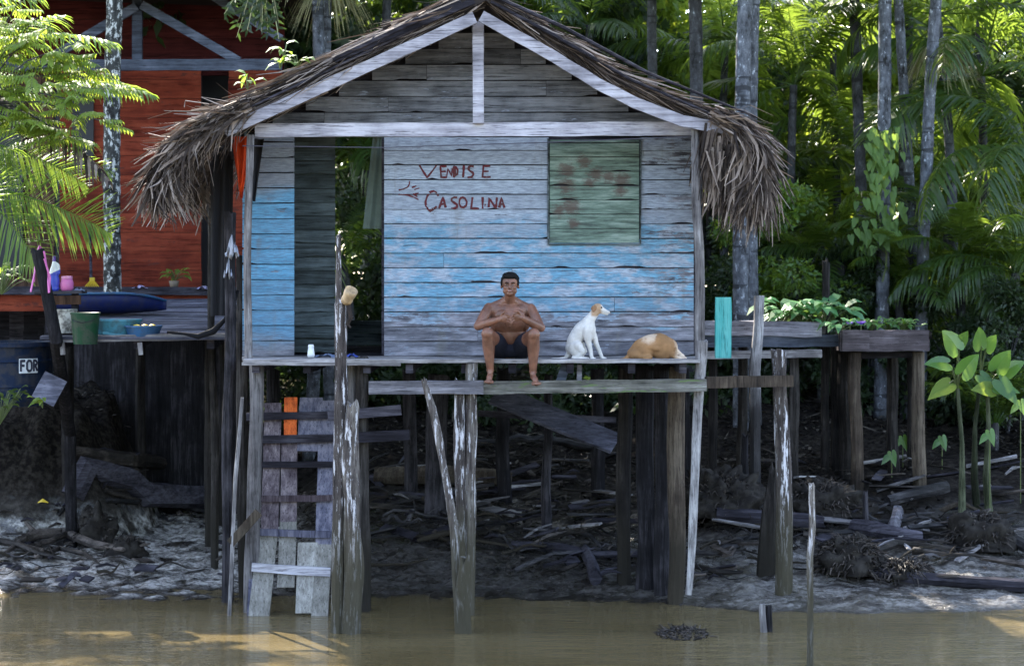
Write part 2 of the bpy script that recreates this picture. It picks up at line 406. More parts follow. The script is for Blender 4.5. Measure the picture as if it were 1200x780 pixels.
# gable
def gclip(z):
    py = HY - (z - CH) / S(YW)
    l = np.interp(-py, [-157, -14], [262, 560]) + 4; r = np.interp(-py, [-151, -136, -115, -92, -60, -14], [860, 800, 745, 700, 650, 560]) - 4
    return PX(l, YW), PX(r, YW)
w = MB(); clap(w, X(262), X(850), Z(150), Z(14), YW, .165, gclip, {0: [X(380)], 1: [X(455)], 2: [X(640)], 3: [X(500)], 4: [X(610)]})
part('gable_wall', w, M['gable'], house)
w = MB(); w.add([(X(285), YW + .05, Z(150)), (X(842), YW + .05, Z(150)), (X(560), YW + .05, Z(18)), (X(285), YW + .07, Z(150)), (X(842), YW + .07, Z(150)), (X(560), YW + .07, Z(18))],
             [(0, 1, 2), (5, 4, 3), (0, 3, 4, 1), (1, 4, 5, 2), (2, 5, 3, 0)])
part('gable_backing', w, M['dark'], house)
YF = .92
p = lambda px, py, y=YF: P(px, py, y)
w = MB(); w.plank(p(299, 153, 1.16), p(812, 151, 1.16), .135, .05, jit=.006); part('tie_beam', w, M['fascia'], house)
w = MB(); w.plank(p(560.5, 26, 1.10), p(560.5, 145, 1.10), .11, .045, (1, 0, 0), jit=.004); part('king_post', w, M['fascia'], house)
w = MB(); w.plank(p(556, 21), p(264, 154), .115, .035, (0, 0, 1), jit=.005); part('fascia_board', w, M['fascia'], house)
w = MB()
c = [(564, 19), (650, 67), (700, 98), (745, 121), (800, 142), (858, 152)]
sd = 3; vs = []
pts = []
for i in range(41):
    t = i / 40 * (len(c) - 1); k = min(int(t), len(c) - 2); u = t - k
    pts.append(p(c[k][0] + (c[k + 1][0] - c[k][0]) * u, c[k][1] + (c[k + 1][1] - c[k][1]) * u))
for i, q in enumerate(pts):
    t = (pts[min(i + 1, 40)] - pts[max(i - 1, 0)]).normalized(); nn = Vector((-t.z, 0, t.x)); j = mnoise.noise(q * 5) * .006
    for a, b in ((1, -1), (1, 1), (-1, 1), (-1, -1)): vs.append(q + nn * (a * .056 + j) + Vector((0, b * .018, 0)))
fs = [(i * 4 + k, i * 4 + (k + 1) % 4, i * 4 + 4 + (k + 1) % 4, i * 4 + 4 + k) for i in range(40) for k in range(4)] + [(3, 2, 1, 0), (160, 161, 162, 163)]
w.add(vs, fs); part('fascia_board', w, M['fascia'], house, 'bowed bleached board along the right roof edge')
# porch posts
w = MB(); w.post(p(293.5, 158, 1.1), p(291, 421, 1.1), .075, w2=.08, wob=.05, bend=.015, jag=.01); part('porch_post', w, M['greyz'], house, 'thin round pole at the left corner')
w = MB(); w.post(p(814.5, 150, 1.02), p(821, 425, 1.02), .085, w2=.10, wob=.06, bend=.02, jag=.02); part('porch_post', w, M['greyz'], house, 'squared grey post at the right corner')
w = MB(); w.post(p(823, 398, .99), P(807, 696, 1.12), .11, w2=.07, wob=.08, bend=.03, jag=.05); part('porch_post', w, M['greyz'], house, 'slanting pole spliced below the right corner post')
w = MB(); w.tube([P(284, 171, 1.0), P(450, 173, 1.0), P(640, 167, 1.0), P(812, 160, 1.0)], .005, 5); part('wire', w, M['wire'], house)

# side walls, back wall, interior
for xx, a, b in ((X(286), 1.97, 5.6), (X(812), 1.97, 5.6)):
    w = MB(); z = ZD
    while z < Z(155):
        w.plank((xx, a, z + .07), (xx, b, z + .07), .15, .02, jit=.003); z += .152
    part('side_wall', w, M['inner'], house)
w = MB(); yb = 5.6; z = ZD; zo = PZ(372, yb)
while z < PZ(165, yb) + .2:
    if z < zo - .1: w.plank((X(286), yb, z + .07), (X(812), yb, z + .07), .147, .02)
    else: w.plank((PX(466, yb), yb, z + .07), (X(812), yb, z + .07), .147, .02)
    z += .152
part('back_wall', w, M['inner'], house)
w = MB(); yi = 2.75
clap(w, PX(340, yi), PX(393, yi), ZD, PZ(150, yi), yi, .148)
w.box((PX(366, yi), yi + .05, (ZD + PZ(150, yi)) / 2), (PX(392, yi) - PX(341, yi), .02, PZ(150, yi) - ZD)); part('inner_wall', w, M['inner'], house)  # box behind the boards added to stop light dots between them
w = MB()
for i in range(7):
    pass
for px, d in ((452, 0),):
    vs = []; n_ = 12
    for j in range(13):
        for i in range(n_ + 1):
            t = i / n_; f = j / 12
            x0_ = PX(430 - 0 * f, 2.3) + (PX(433, 2.3) - PX(430, 2.3)) * 0; xa = PX(437 - 12 * f, 2.3); xb = PX(462, 2.3)
            vs.append((xa + (xb - xa) * t, 2.3 + .03 * math.sin(t * 19 + f), PZ(158, 2.3) + (PZ(268, 2.3) - PZ(158, 2.3)) * f))
    w.add(vs, [(j * 13 + i, j * 13 + i + 1, j * 13 + i + 14, j * 13 + i + 13) for j in range(12) for i in range(12)])
w.smooth = True
M['curtain'] = plain('grey_green_cloth', (.17, .22, .19), .9, .1, .2, (.2, .26, .2), .25)
part('curtain', w, M['curtain'], house)

# deck
w = MB()
for k in range(5):
    y = .90 + k * .2
    w.plank((PX(283, y) + R.uniform(-.03, .03), y + .09, ZD - .02 + R.uniform(-.004, .004)), (PX(820, y) + R.uniform(-.04, .04), y + .09, ZD - .02 + R.uniform(-.004, .004)), .186, .035, (0, 1, 0), jit=.006)
w.plank((PX(283, .89), .9, ZD - .045), (PX(470, .89), .9, ZD - .05), .03, .02); 
part('deck', w, M['deckw'], house)
w = MB()
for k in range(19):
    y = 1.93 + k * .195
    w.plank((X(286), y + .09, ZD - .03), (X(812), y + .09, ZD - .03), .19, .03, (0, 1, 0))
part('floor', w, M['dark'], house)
w = MB()
for px in (300, 360, 430, 480, 545, 600, 668, 740, 800):
    w.plank((PX(px, 1), .97, ZD - .09), (PX(px, 1), 5.7, ZD - .09), .10, .07)
part('floor_joists', w, M['dark'], house)
w = MB(); w.plank(p(433, 454, .84), p(566, 453.5, .84), .13, .05, jit=.006); part('stringer_beam', w, M['beamg'], house)
w = MB(); w.plank(p(563, 454, .86), p(828, 451, .92), .125, .05, jit=.007)
M['mossy'] = mk_wood('mossy_beam', (.04, .04, .035), (.15, .145, .13), (.34, .33, .32), 'x', 1., blot=((.10, .14, .06), .56))
part('stringer_beam', w, M['mossy'], house, 'mossy beam under the feet of the sitting man')
w = MB(); w.plank(p(826, 448, 1.0), p(928, 446, 1.45), .115, .05, jit=.006, r=.3); part('stringer_beam', w, M['brownz'], house, 'brown beam reaching right to the free post')
w = MB(); w.plank(P(655, 452, 1.1), P(664, 425, 1.1), .09, .03, (1, 0, 0)); part('brace', w, M['beamblue'], house)
w = MB(); w.plank(P(679, 446, 1.1), P(679, 427, 1.1), .05, .03, (1, 0, 0)); part('brace', w, M['grey'], house)
# stilts
def stilt(a, b, y, wt, wb, mat, y2=None, label=None, **k):
    w = MB(); y2 = y if y2 is None else y2
    A, B = P(a[0], a[1], y), P(b[0], b[1], y2); B.z = min(B.z, TZ(B.x, B.y)) - .15
    w.post(A, B, wt * S(y), w2=wb * S(y), **k)
    return part('stilt', w, mat, house, label)
stilt((301, 424), (292, 600), 1.1, 17, 17, M['greyz'], jag=.01)
stilt((283, 300), (287, 640), 2.0, 14, 14, M['darkz'])
stilt((270, 250), (266, 640), 1.7, 14, 13, M['darkv'], jag=.06)
stilt((424, 419), (427, 700), 1.15, 15, 15, M['darkz'])
stilt((413, 424), (414, 600), 1.25, 9, 12, M['greyz'])
stilt((538.5, 446), (541, 735), .93, 12, 14, M['post'], jag=.1, wob=.2)
stilt((553, 424), (550, 735), .95, 14, 13, M['post'])
stilt((733, 428), (731, 600), 2.3, 17, 17, M['darkz'])
stilt((755, 428), (757, 640), 2.1, 22, 23, M['darkv'], label='thick black stilt among the middle posts')
stilt((775, 428), (776, 655), 1.9, 17, 17, M['darkv'])
stilt((795, 428), (791, 680), 1.6, 20, 20, M['brownz'], label='brown stilt, right end of the middle posts')
stilt((643, 440), (641, 560), 4.2, 10, 12, M['darkv'])
stilt((515, 440), (508, 560), 4.6, 26, 26, M['darkv'])
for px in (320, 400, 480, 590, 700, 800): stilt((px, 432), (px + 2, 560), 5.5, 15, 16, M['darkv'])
w = MB()
for a, b in (((385, 487), (470, 480)), ((392, 514), (480, 509))):
    w = MB(); w.plank(P(a[0], a[1], 1.02), P(b[0], b[1], .98), .1, .05); part('cross_rail', w, M['dark'], house)

# ------------------------------------------------------------------ thatched roof
def curve(pts, y):
    W = [P(a, b, y) for a, b in pts]; L = [0]
    for a, b in zip(W, W[1:]): L.append(L[-1] + (a - b).length)
    return W, L
cL = curve([(566, -6), (480, 34), (400, 73), (320, 113), (262, 138), (222, 166), (196, 198), (186, 232), (186, 240)], 1.0)
cR = curve([(556, -14), (640, 38), (675, 57), (725, 90), (790, 118), (841, 137), (868, 150), (884, 178), (888, 215), (884, 250)], 1.0)
def cat(c, s):
    W, L = c; s = max(0, min(L[-1] - 1e-4, s))
    for k in range(len(L) - 1):
        if s <= L[k + 1]: break
    t = (W[k + 1] - W[k]).normalized(); q = W[k].lerp(W[k + 1], (s - L[k]) / (L[k + 1] - L[k])); return q, t
def strands(c, N, side, smin=0, smax=None, thick=.15, ymin=.86, ymax=5.9, front=.6, seed=0, drs=.05, thin=(.010, .03), lmin=.35, lmax=1.1, dark=False):
    rr = random.Random(seed); w = MB(); tot = c[1][-1]; smax = smax or tot
    for i in range(N):
        s = rr.uniform(smin, smax); L = rr.uniform(lmin, lmax); y = ymin + abs(rr.gauss(0, .14)) if rr.random() < front else rr.uniform(ymin, ymax)
        o = rr.uniform(-1, 1) * thick; dr = rr.gauss(0, drs); dy = rr.gauss(0, .08); n_ = 5; pts = []; ws = []
        hang = rr.random() * .5; kink = rr.gauss(0, drs * .5); wd = rr.uniform(*thin); ph = rr.uniform(0, 6); ang = rr.uniform(-1.3, 1.3)
        for k in range(n_):
            f = k / (n_ - 1); q, t = cat(c, s + L * f * .9)
            if s + L * f * .9 > tot: q = q + t * (s + L * f * .9 - tot)
            nn = Vector((-t.z, 0, t.x)) * (1 if side > 0 else -1)
            nn = Vector((t.z, 0, -t.x)) if side < 0 else Vector((-t.z, 0, t.x))
            q = q + nn * (o + dr * f * L) + Vector((0, y - 1.0 + dy * f, 0)) + Vector((0, 0, -.10 * f * f * hang * L * (drs * 20 - .6)))
            q = q + nn * (.015 * math.sin(ph + f * 5) + kink * f * f * 2)
            pts.append(q); ws.append(wd * (1 - .75 * f ** 2))
        sd = (nn * math.sin(ang) + Vector((0, 1, 0)) * math.cos(ang)).normalized()
        w.ribbon(pts, ws, sd)
    return w
def add_mb(a, b):
    o = len(a.v); a.v += b.v; a.r += b.r; a.f += [tuple(i + o for i in f) for f in b.f]
roof = MB()
# solid mat of thatch below the loose straw (a thick sheet from front to back)
def mat_sheet(c, side, smax, th):
    w = MB(); vs = []; n_ = 26
    for i in range(n_ + 1):
        q, t = cat(c, smax * i / n_); nn = Vector((t.z, 0, -t.x)) if side < 0 else Vector((-t.z, 0, t.x))
        for y, o in ((.98, th), (6.0, th), (6.0, -th), (.98, -th)):
            vs.append(q + nn * (o + .01 * math.sin(i * 2.3)) + Vector((0, y - 1, 0)))
    fs = []
    for i in range(n_):
        for k in range(4): fs.append((i * 4 + k, i * 4 + (k + 1) % 4, i * 4 + 4 + (k + 1) % 4, i * 4 + 4 + k))
    fs += [(0, 1, 2, 3), (n_ * 4 + 3, n_ * 4 + 2, n_ * 4 + 1, n_ * 4)]
    w.add(vs, fs, .3); return w
M['matd'] = plain('packed_dark_thatch', (.035, .028, .026), .9, .1, .4)
rp = mat_sheet(cL, -1, cL[1][4] + .1, .07); add_mb(rp, mat_sheet(cR, 1, cR[1][5], .045))
roofo = part('roof', rp, M['matd'], house)
add_mb(roof, strands(cL, 2600, -1, 0, cL[1][4] + .1, .11, seed=1, ymin=.97))
add_mb(roof, strands(cR, 1500, 1, 0, cR[1][5], .042, seed=2, ymin=.97))
part('thatch', roof, M['thatch'], roofo)
fr = MB()
add_mb(fr, strands(cL, 1500, -1, cL[1][4] - .35, cL[1][-1] - .35, .09, ymin=.8, ymax=4, front=.5, seed=3, drs=.12, thin=(.008, .045), lmin=.25, lmax=.65))
add_mb(fr, strands(cL, 700, -1, cL[1][5] - .1, cL[1][-1] - .2, .14, ymin=.8, ymax=3, front=.4, seed=13, drs=.14, thin=(.010, .06), lmin=.2, lmax=.5))
part('eave_fringe', fr, M['thatch'], roofo)
fr = MB()
add_mb(fr, strands(cR, 1100, 1, cR[1][5] - .1, cR[1][-1] - .35, .09, ymin=.8, ymax=4, front=.5, seed=4, drs=.12, thin=(.010, .05), lmin=.3, lmax=.65))
# hanging skirt of broad dry leaves on the right
rr = random.Random(5)
for i in range(1100):
    px = rr.uniform(826, 905) ; y = .85 + abs(rr.gauss(0, .5)); py = 140 + (px - 826) * .42 + rr.uniform(-5, 38); L = rr.uniform(.25, .68) * (1. if px > 840 else .8)
    q = P(px, py, .9); q.y = y; lean = rr.gauss(-.10 if px > 860 else -.04, .16); pts = []; ws = []; wd = rr.uniform(.012, .05); n_ = 5
    out = rr.uniform(-.05, .25) if px > 870 else 0
    for k in range(n_):
        f = k / (n_ - 1); pts.append(q + Vector((lean * L * f + out * (f - f * f * .8) * L, rr.uniform(-.01, .01), -L * f * (1 if not out else (.3 + .7 * f))))); ws.append(wd * (1 - .8 * f * f))
    a = rr.uniform(-1.2, 1.2); fr.ribbon(pts, ws, Vector((math.cos(a), math.sin(a), 0)))
for i in range(150):   # tips that point outward at the right corner
    q = P(rr.uniform(845, 890), rr.uniform(140, 158), .9) + Vector((0, rr.uniform(-.05, 1.5), 0)); L = rr.uniform(.3, .55); a = rr.uniform(-.75, -.2); pts = []; ws = []; wd = rr.uniform(.012, .03)
    for k in range(5):
        f = k / 4; pts.append(q + Vector((math.cos(a), 0, math.sin(a))) * L * f * .9 + Vector((0, 0, -.12 * f * f))); ws.append(wd * (1 - .8 * f * f))
    fr.ribbon(pts, ws, Vector((0, math.cos(f), .7)).normalized())
part('eave_fringe', fr, M['thatch'], roofo, 'broad dry palm leaves hanging at the right eave')
# long poles lying along the roof edge
w = MB()
w.tube([P(545, 6, .93), P(440, 56, .93), P(350, 99, .93), P(275, 134, .93)], [.018, .017, .014, .01], 6, .1)
w.tube([P(540, 2, .92), P(480, 28, .9), P(390, 70, .9)], [.03, .035, .03], 6, .1)
w.tube([P(575, 2, .92), P(650, 42, .9), P(740, 94, .9), P(830, 132, .9)], [.015, .018, .015, .01], 6, .1)
w.tube([P(580, -4, .95), P(660, 32, .95), P(760, 86, .95), P(888, 138, .95)], [.02, .02, .018, .01], 6, .1)
part('roof_pole', w, M['dark'], roofo)
w = MB(); w.plank(P(556, 1, .9), P(392, 70, .9), .06, .02, (0, 0, 1)); part('roof_board', w, M['dark'], roofo)
w = MB(); w.tube([P(248, 128, .8), P(220, 131, .8), P(192, 130, .8)], [.006, .008, .004], 5); w.tube([P(245, 122, .8), P(217, 118, .8), P(216, 126, .8)], [.005, .005, .004], 5)
part('loose_stalk', w, M['thatch'], roofo)

# ------------------------------------------------------------------ lettering
O8 = lambda pts: [(440 + a / 5.4545, 160 + b / 5.4545) for a, b in pts]
strokes = [[(280, 182), (300, 215), (330, 262), (362, 222), (390, 183)], [(455, 189), (436, 191), (415, 190), (417, 225), (420, 260), (458, 261)], [(417, 224), (450, 223)],
    [(500, 190), (501, 225), (500, 261)], [(497, 191), (515, 196), (526, 215), (524, 240), (500, 260)], [(507, 200), (512, 250)], [(565, 183), (563, 222), (560, 262)],
    [(628, 192), (612, 189), (598, 194), (594, 210), (606, 221), (622, 230), (626, 243), (615, 258), (588, 261)],
    [(735, 188), (712, 188), (690, 190), (687, 225), (684, 258), (710, 260), (737, 258)], [(687, 223), (724, 222)],
    [(402, 380), (388, 356), (372, 348), (350, 354), (330, 382), (320, 415), (322, 445), (337, 462), (358, 468), (378, 458), (392, 446)], [(332, 458), (350, 477), (368, 460)],
    [(406, 460), (418, 425), (431, 388), (442, 425), (451, 461)], [(414, 432), (447, 431)],
    [(522, 389), (503, 388), (488, 395), (486, 410), (502, 422), (520, 434), (522, 450), (505, 459), (484, 457)],
    [(552, 386), (572, 395), (584, 418), (580, 440), (564, 453), (545, 449), (535, 428), (538, 402), (552, 386)],
    [(620, 387), (616, 422), (612, 458), (662, 459)], [(685, 386), (685, 460)], [(698, 436), (704, 438)],
    [(723, 461), (725, 430), (728, 394), (748, 426), (770, 458), (773, 424), (776, 389)], [(790, 462), (797, 425), (804, 390), (816, 425), (826, 462)], [(793, 433), (821, 432)]]
thin_ = [[(456, 256), (459, 228), (462, 203), (475, 228), (487, 254), (490, 200)],
    [(218, 284), (217, 302), (207, 322), (180, 335), (148, 343)], [(148, 368), (180, 371), (210, 375), (245, 388), (275, 403)], [(232, 326), (262, 314)], [(248, 340), (280, 329)], [(240, 368), (276, 361)], [(240, 366), (268, 384)], [(150, 336), (155, 346)], [(148, 366), (152, 373)]]
def front_y(z): f = ((z - ZD) % .152) / .152; return YW - .013 * (1 - f)
w = MB()
def stroke(pts, wd):
    q = [(PX(a, YW - .02), PZ(b, YW - .02)) for a, b in O8(pts)]; fine = []
    for (a, b), (c, d) in zip(q, q[1:]):
        n_ = max(2, int(math.hypot(a - c, b - d) / .02))
        fine += [(a + (c - a) * i / n_, b + (d - b) * i / n_) for i in range(n_)]
    fine.append(q[-1]); vs = []
    for i, (a, b) in enumerate(fine):
        t = Vector((fine[min(i + 1, len(fine) - 1)][0] - fine[max(i - 1, 0)][0], 0, fine[min(i + 1, len(fine) - 1)][1] - fine[max(i - 1, 0)][1])).normalized()
        n_ = Vector((-t.z, 0, t.x)) * wd / 2 * (1 + .7 * mnoise.noise(Vector((a * 25, b * 25, 0))))
        y = front_y(b) - .006
        vs += [(a - n_.x, y, b - n_.z), (a + n_.x, y, b + n_.z)]
    w.add(vs, [(2 * i, 2 * i + 1, 2 * i + 3, 2 * i + 2) for i in range(len(fine) - 1)])
for s_ in strokes[:11]: stroke(s_, .021)
stroke(thin_[0], .012); part('painted_word', w, M['redpaint'], house, 'hand-painted red word VENDISE with the N squeezed in')
w = MB()
for s_ in strokes[11:]: stroke(s_, .022)
part('painted_word', w, M['redpaint'], house, 'hand-painted red word GASOLINA with a large first letter')
w = MB()
for s_ in thin_[1:]: stroke(s_, .013)
part('painted_hand', w, M['redpaint'], house, 'small red painted pointing hand left of the lower word')
# ------------------------------------------------------------------ bodies: overlapping volumes fused into one continuous skin
class Body:
    def __init__(s): s.m = MB()
    def ell(s, c, r, rot=None, n=16):
        prof = [(math.sin(math.pi * i / n), -math.cos(math.pi * i / n)) for i in range(n + 1)]; vs = []
        for (a, z) in prof[1:-1]:
            for k in range(n):
                v = Vector((a * math.cos(2 * math.pi * k / n) * r[0], a * math.sin(2 * math.pi * k / n) * r[1], z * r[2]))
                vs.append((rot @ v if rot else v) + Vector(c))
        m = n - 1; fs = [(i * n + k, i * n + (k + 1) % n, (i + 1) * n + (k + 1) % n, (i + 1) * n + k) for i in range(m - 1) for k in range(n)]
        for z, base, rev in ((-r[2], 0, 1), (r[2], (m - 1) * n, 0)):
            v = Vector((0, 0, z)); vs.append((rot @ v if rot else v) + Vector(c)); t = len(vs) - 1
            for k in range(n): fs.append((base + (k + 1) % n, base + k, t) if rev else (base + k, base + (k + 1) % n, t))
        s.m.add(vs, fs, .5)
    def limb(s, pts, rad, n=12):
        """tapering chain with round ends through joints"""
        pts = [Vector(p) for p in pts]; P2 = []; R2 = []
        for i in range(len(pts) - 1):
            for k in range(5):
                f = k / 5; P2.append(pts[i].lerp(pts[i + 1], f)); R2.append(rad[i] + (rad[i + 1] - rad[i]) * f)
        P2.append(pts[-1]); R2.append(rad[-1])
        for _ in range(1):
            P2 = [P2[0]] + [(P2[i - 1] + P2[i] * 2 + P2[i + 1]) / 4 for i in range(1, len(P2) - 1)] + [P2[-1]]
        s.m.tube(P2, R2, n); s.ell(pts[0], (rad[0],) * 3, n=10); s.ell(pts[-1], (rad[-1],) * 3, n=10)
    def fuse(s, name, voxel, smooth, mat, parent, it=3):
        o = link(name, s.m.mesh(name + '_raw', wpos(parent)), None, parent)
        md = o.modifiers.new('r', 'REMESH'); md.mode = 'VOXEL'; md.voxel_size = voxel
        if smooth: m2 = o.modifiers.new('s', 'SMOOTH'); m2.factor = smooth; m2.iterations = it
        dg = bpy.context.evaluated_depsgraph_get(); dg.update()
        me = bpy.data.meshes.new_from_object(o.evaluated_get(dg)); o.modifiers.clear(); old = o.data; o.data = me; bpy.data.meshes.remove(old)
        me.name = name; me.polygons.foreach_set('use_smooth', [True] * len(me.polygons)); me.materials.clear(); me.materials.append(mat)
        return o

def skin_mat():
    n = NT('brown_skin'); o = n.obj(); q = n.noise(o, 9, 4, .6); c = n.mix(n.mr(q, .35, .65), (.125, .054, .033), (.215, .096, .060))
    f = n.noise(o, 60, 3, .6)
    x = n.n('ShaderNodeBsdfPrincipled'); n.set(x.inputs['Base Color'], c); x.inputs['Roughness'].default_value = .42; x.inputs['Specular IOR Level'].default_value = .5
    x.inputs['Subsurface Weight'].default_value = .15; x.inputs['Subsurface Radius'].default_value = (.012, .005, .003); x.inputs['Subsurface Scale'].default_value = 1.
    n.set(x.inputs['Normal'], n.bump(f, .15, .002)); n.t.links.new(x.outputs[0], n.out.inputs[0]); return n.m
M['skin'] = skin_mat()
M['hair'] = plain('black_hair', (.007, .006, .006), .8, .15)
M['shorts'] = plain('dark_navy_cloth', (.012, .013, .022), .9, .2)
M['eyew'] = plain('eye_white', (.6, .57, .52), .3); M['dark_eye'] = plain('dark_eye', (.01, .008, .008), .2); M['lip'] = plain('lips', (.26, .075, .06), .5); M['teeth'] = plain('teeth', (.75, .72, .66), .35)

man = thing('person', 'bare-chested man in dark shorts sitting on the deck edge with his hands together', 'person', (P(598, 420, 1.15).x, 1.15, ZD))
b = Body()
V = Vector
pel = V((P(598, 410, 1.22).x, 1.24, ZD + .095))
shl = V((PX(573, 1.08), 1.08, PZ(361, 1.08))); shr = V((PX(622, 1.08), 1.08, PZ(362, 1.08)))
chest = (shl + shr) / 2 + V((0, .02, -.10)); neck = (shl + shr) / 2 + V((0, .0, .075)); hd = V((PX(597.5, .98), 1.0, PZ(334.5, .98)))
b.limb([pel, pel.lerp(chest, .5) + V((0, .035, 0)), chest], [.128, .118, .130], 20)
b.ell(chest + V((0, .0, .0)), (.190, .112, .165), n=20)
for s_ in (1, -1): b.limb([chest + V((s_ * .125, .02, .02)), pel.lerp(chest, .55) + V((s_ * .085, .02, 0)), pel + V((s_ * .08, .02, .05))], [.075, .075, .075])
b.ell(pel.lerp(chest, .52) + V((0, -.02, 0)), (.150, .115, .14), n=18)
b.ell(pel + V((0, .02, .0)), (.175, .13, .10), n=18)
b.ell(chest + V((.115, .005, .075)), (.098, .088, .088)); b.ell(chest + V((-.115, .005, .075)), (.098, .088, .088)); b.ell(chest + V((.14, .02, -.02)), (.07, .085, .11)); b.ell(chest + V((-.14, .02, -.02)), (.07, .085, .11))
b.ell(chest + V((.075, -.085, .035)), (.078, .035, .052)); b.ell(chest + V((-.075, -.085, .035)), (.078, .035, .052))
for s_, q in ((1, shr), (-1, shl)):
    b.limb([neck + V((s_ * .025, .02, .01)), neck.lerp(q, .5) + V((0, .02, .004)), q + V((-s_ * .02, .0, .0))], [.048, .046, .05])
    b.ell(q + V((0, 0, -.015)), (.058, .06, .062))
b.limb([neck + V((0, .02, -.03)), hd + V((0, .02, -.05))], [.058, .054])
# head (about 0.23 m tall)
b.ell(hd + V((0, .012, .030)), (.084, .092, .082), n=20); b.ell(hd + V((0, -.018, -.035)), (.069, .066, .072), n=18)
b.ell(hd + V((0, -.060, -.078)), (.030, .024, .022)); b.ell(hd + V((0, -.070, .028)), (.050, .015, .014))
for s_ in (1, -1):
    b.ell(hd + V((s_ * .036, -.058, -.020)), (.027, .020, .022)); b.ell(hd + V((s_ * .084, .008, -.002)), (.010, .02, .032)); b.ell(hd + V((s_ * .050, -.02, -.055)), (.020, .04, .028))
b.limb([hd + V((0, -.082, .018)), hd + V((0, -.100, -.020))], [.009, .015]); b.ell(hd + V((0, -.094, -.024)), (.021, .014, .010))
b.ell(hd + V((0, -.082, -.050)), (.026, .012, .012))
# arms
def arm(s_, sh, el, wr, hand):
    b.limb([sh, sh.lerp(el, .4), el], [.055, .054, .042], 14); b.limb([el, el.lerp(wr, .3), wr], [.044, .048, .029], 14)
    b.ell(el, (.043, .044, .043))
elL = V((PX(560, .86), .90, PZ(382, .86))); elR = V((PX(634, .86), .90, PZ(384, .86)))
wrL = V((PX(584.5, .74), .76, PZ(374.5, .74))); wrR = V((PX(612.5, .74), .735, PZ(372.5, .74)))
arm(-1, shl, elL, wrL, None); arm(1, shr, elR, wrR, None)
def hand(wr, d, up, nrm, curl, thumbdir):
    """palm from the wrist along d, knuckle row across up, fingers curl toward nrm"""
    d = d.normalized(); up = (up - d * up.dot(d)).normalized(); nrm = nrm.normalized(); L = .088
    rot = Matrix((d, up, d.cross(up))).transposed()
    b.ell(wr + d * .045, (.050, .038, .017), rot); b.limb([wr, wr + d * .03], [.026, .024])
    for k, (o, fl) in enumerate(((.035, .068), (.0115, .078), (-.0115, .072), (-.034, .056))):
        q = wr + d * (L - .006 * abs(k - 1)) + up * o; a = curl; pts = [q - d * .03, q]; cur = d.copy()
        ax = cur.cross(nrm).normalized()
        for seg in (.42, .33, .25):
            cur = Matrix.Rotation(a, 3, ax) @ cur; pts.append(pts[-1] + cur * fl * seg)
        b.limb(pts, [.0090, .0092, .0084, .0076, .0064], 8)
    t0 = wr + d * .03 + up * .026; t1 = t0 + thumbdir.normalized() * .035; t2 = t1 + (thumbdir.normalized() + d * .9 + nrm * .3).normalized() * .032
    b.limb([t0, t1, t2, t2 + (d + nrm * .4).normalized() * .022], [.013, .0115, .010, .0080], 8)
hand(wrL, V((1, -.25, .22)), V((-.25, -.1, 1)), V((.2, -.1, -1)),   .42, V((.35, -.35, .8)))
hand(wrR, V((-1, -.30, .16)), V((.2, -.2, 1)), V((-.1, -.5, -1)), .50, V((-.35, -.45, .75)))
# legs: hip, knee, ankle, foot
for s_, kn, an, toe in ((-1, P(571.5, 391, .78), P(574.5, 434, .86), P(573, 446, .72)), (1, P(625.5, 392, .78), P(624.5, 436, .86), P(628.5, 448, .71))):
    hip = pel + V((s_ * .095, -.01, -.01)); kn = V(kn); an = V(an); toe = V(toe)
    b.limb([hip, hip.lerp(kn, .45), kn], [.098, .086, .064], 16); b.ell(kn + V((0, -.006, .004)), (.062, .058, .060))
    calf = kn.lerp(an, .35) + V((0, .022, 0)); b.limb([kn, calf, kn.lerp(an, .75) + V((0, .004, 0)), an], [.058, .062, .044, .033], 14)
    heel = an + V((0, .045, -.045)); b.ell(heel, (.029, .034, .030)); b.limb([an, an + V((0, -.02, -.02))], [.033, .030])
    mid = an.lerp(toe, .55) + V((0, 0, -.008)); b.limb([heel + V((0, -.02, 0)), mid, toe + V((0, .035, -.010))], [.029, .031, .027], 12)
    ball = toe + V((0, .03, -.010)); b.ell(ball, (.050, .038, .020)); b.ell(an + V((s_ * .028, 0, .0)), (.012, .012, .014)); b.ell(an + V((-s_ * .027, 0, .004)), (.012, .012, .014))
    for k, (o, l, r_) in enumerate(((-.034, .032, .0135), (-.013, .034, .010), (.004, .031, .0095), (.020, .027, .009), (.035, .021, .0085))):
        q = ball + V((s_ * o, -.012 + .006 * k * .6, 0)); b.limb([q, q + V((0, -l * .6, .002)), q + V((0, -l, -.006))], [r_, r_, r_ * .85], 8)
body = b.fuse('body', .0043, .5, M['skin'], man, 2)
# hair cap
h = Body()
h.ell(hd + V((0, .028, .045)), (.092, .094, .082), n=20); h.ell(hd + V((0, -.03, .088)), (.068, .055, .036)); h.ell(hd + V((.030, -.052, .088)), (.032, .028, .020)); h.ell(hd + V((-.028, -.05, .092)), (.036, .030, .020))
for s_ in (1, -1): h.ell(hd + V((s_ * .080, .0, .030)), (.014, .034, .038))
rr = random.Random(8)
for i in range(60):
    a = rr.uniform(0, 6.28); e = rr.uniform(.2, 1.3); d = V((math.cos(a) * math.cos(e), math.sin(a) * math.cos(e) * 1., math.sin(e)))
    h.ell(hd + V((0, .025, .05)) + V((d.x * .088, d.y * .09, d.z * .08)), (.012, .012, .011), n=8)
h.fuse('hair', .005, .5, M['hair'], man, 1)
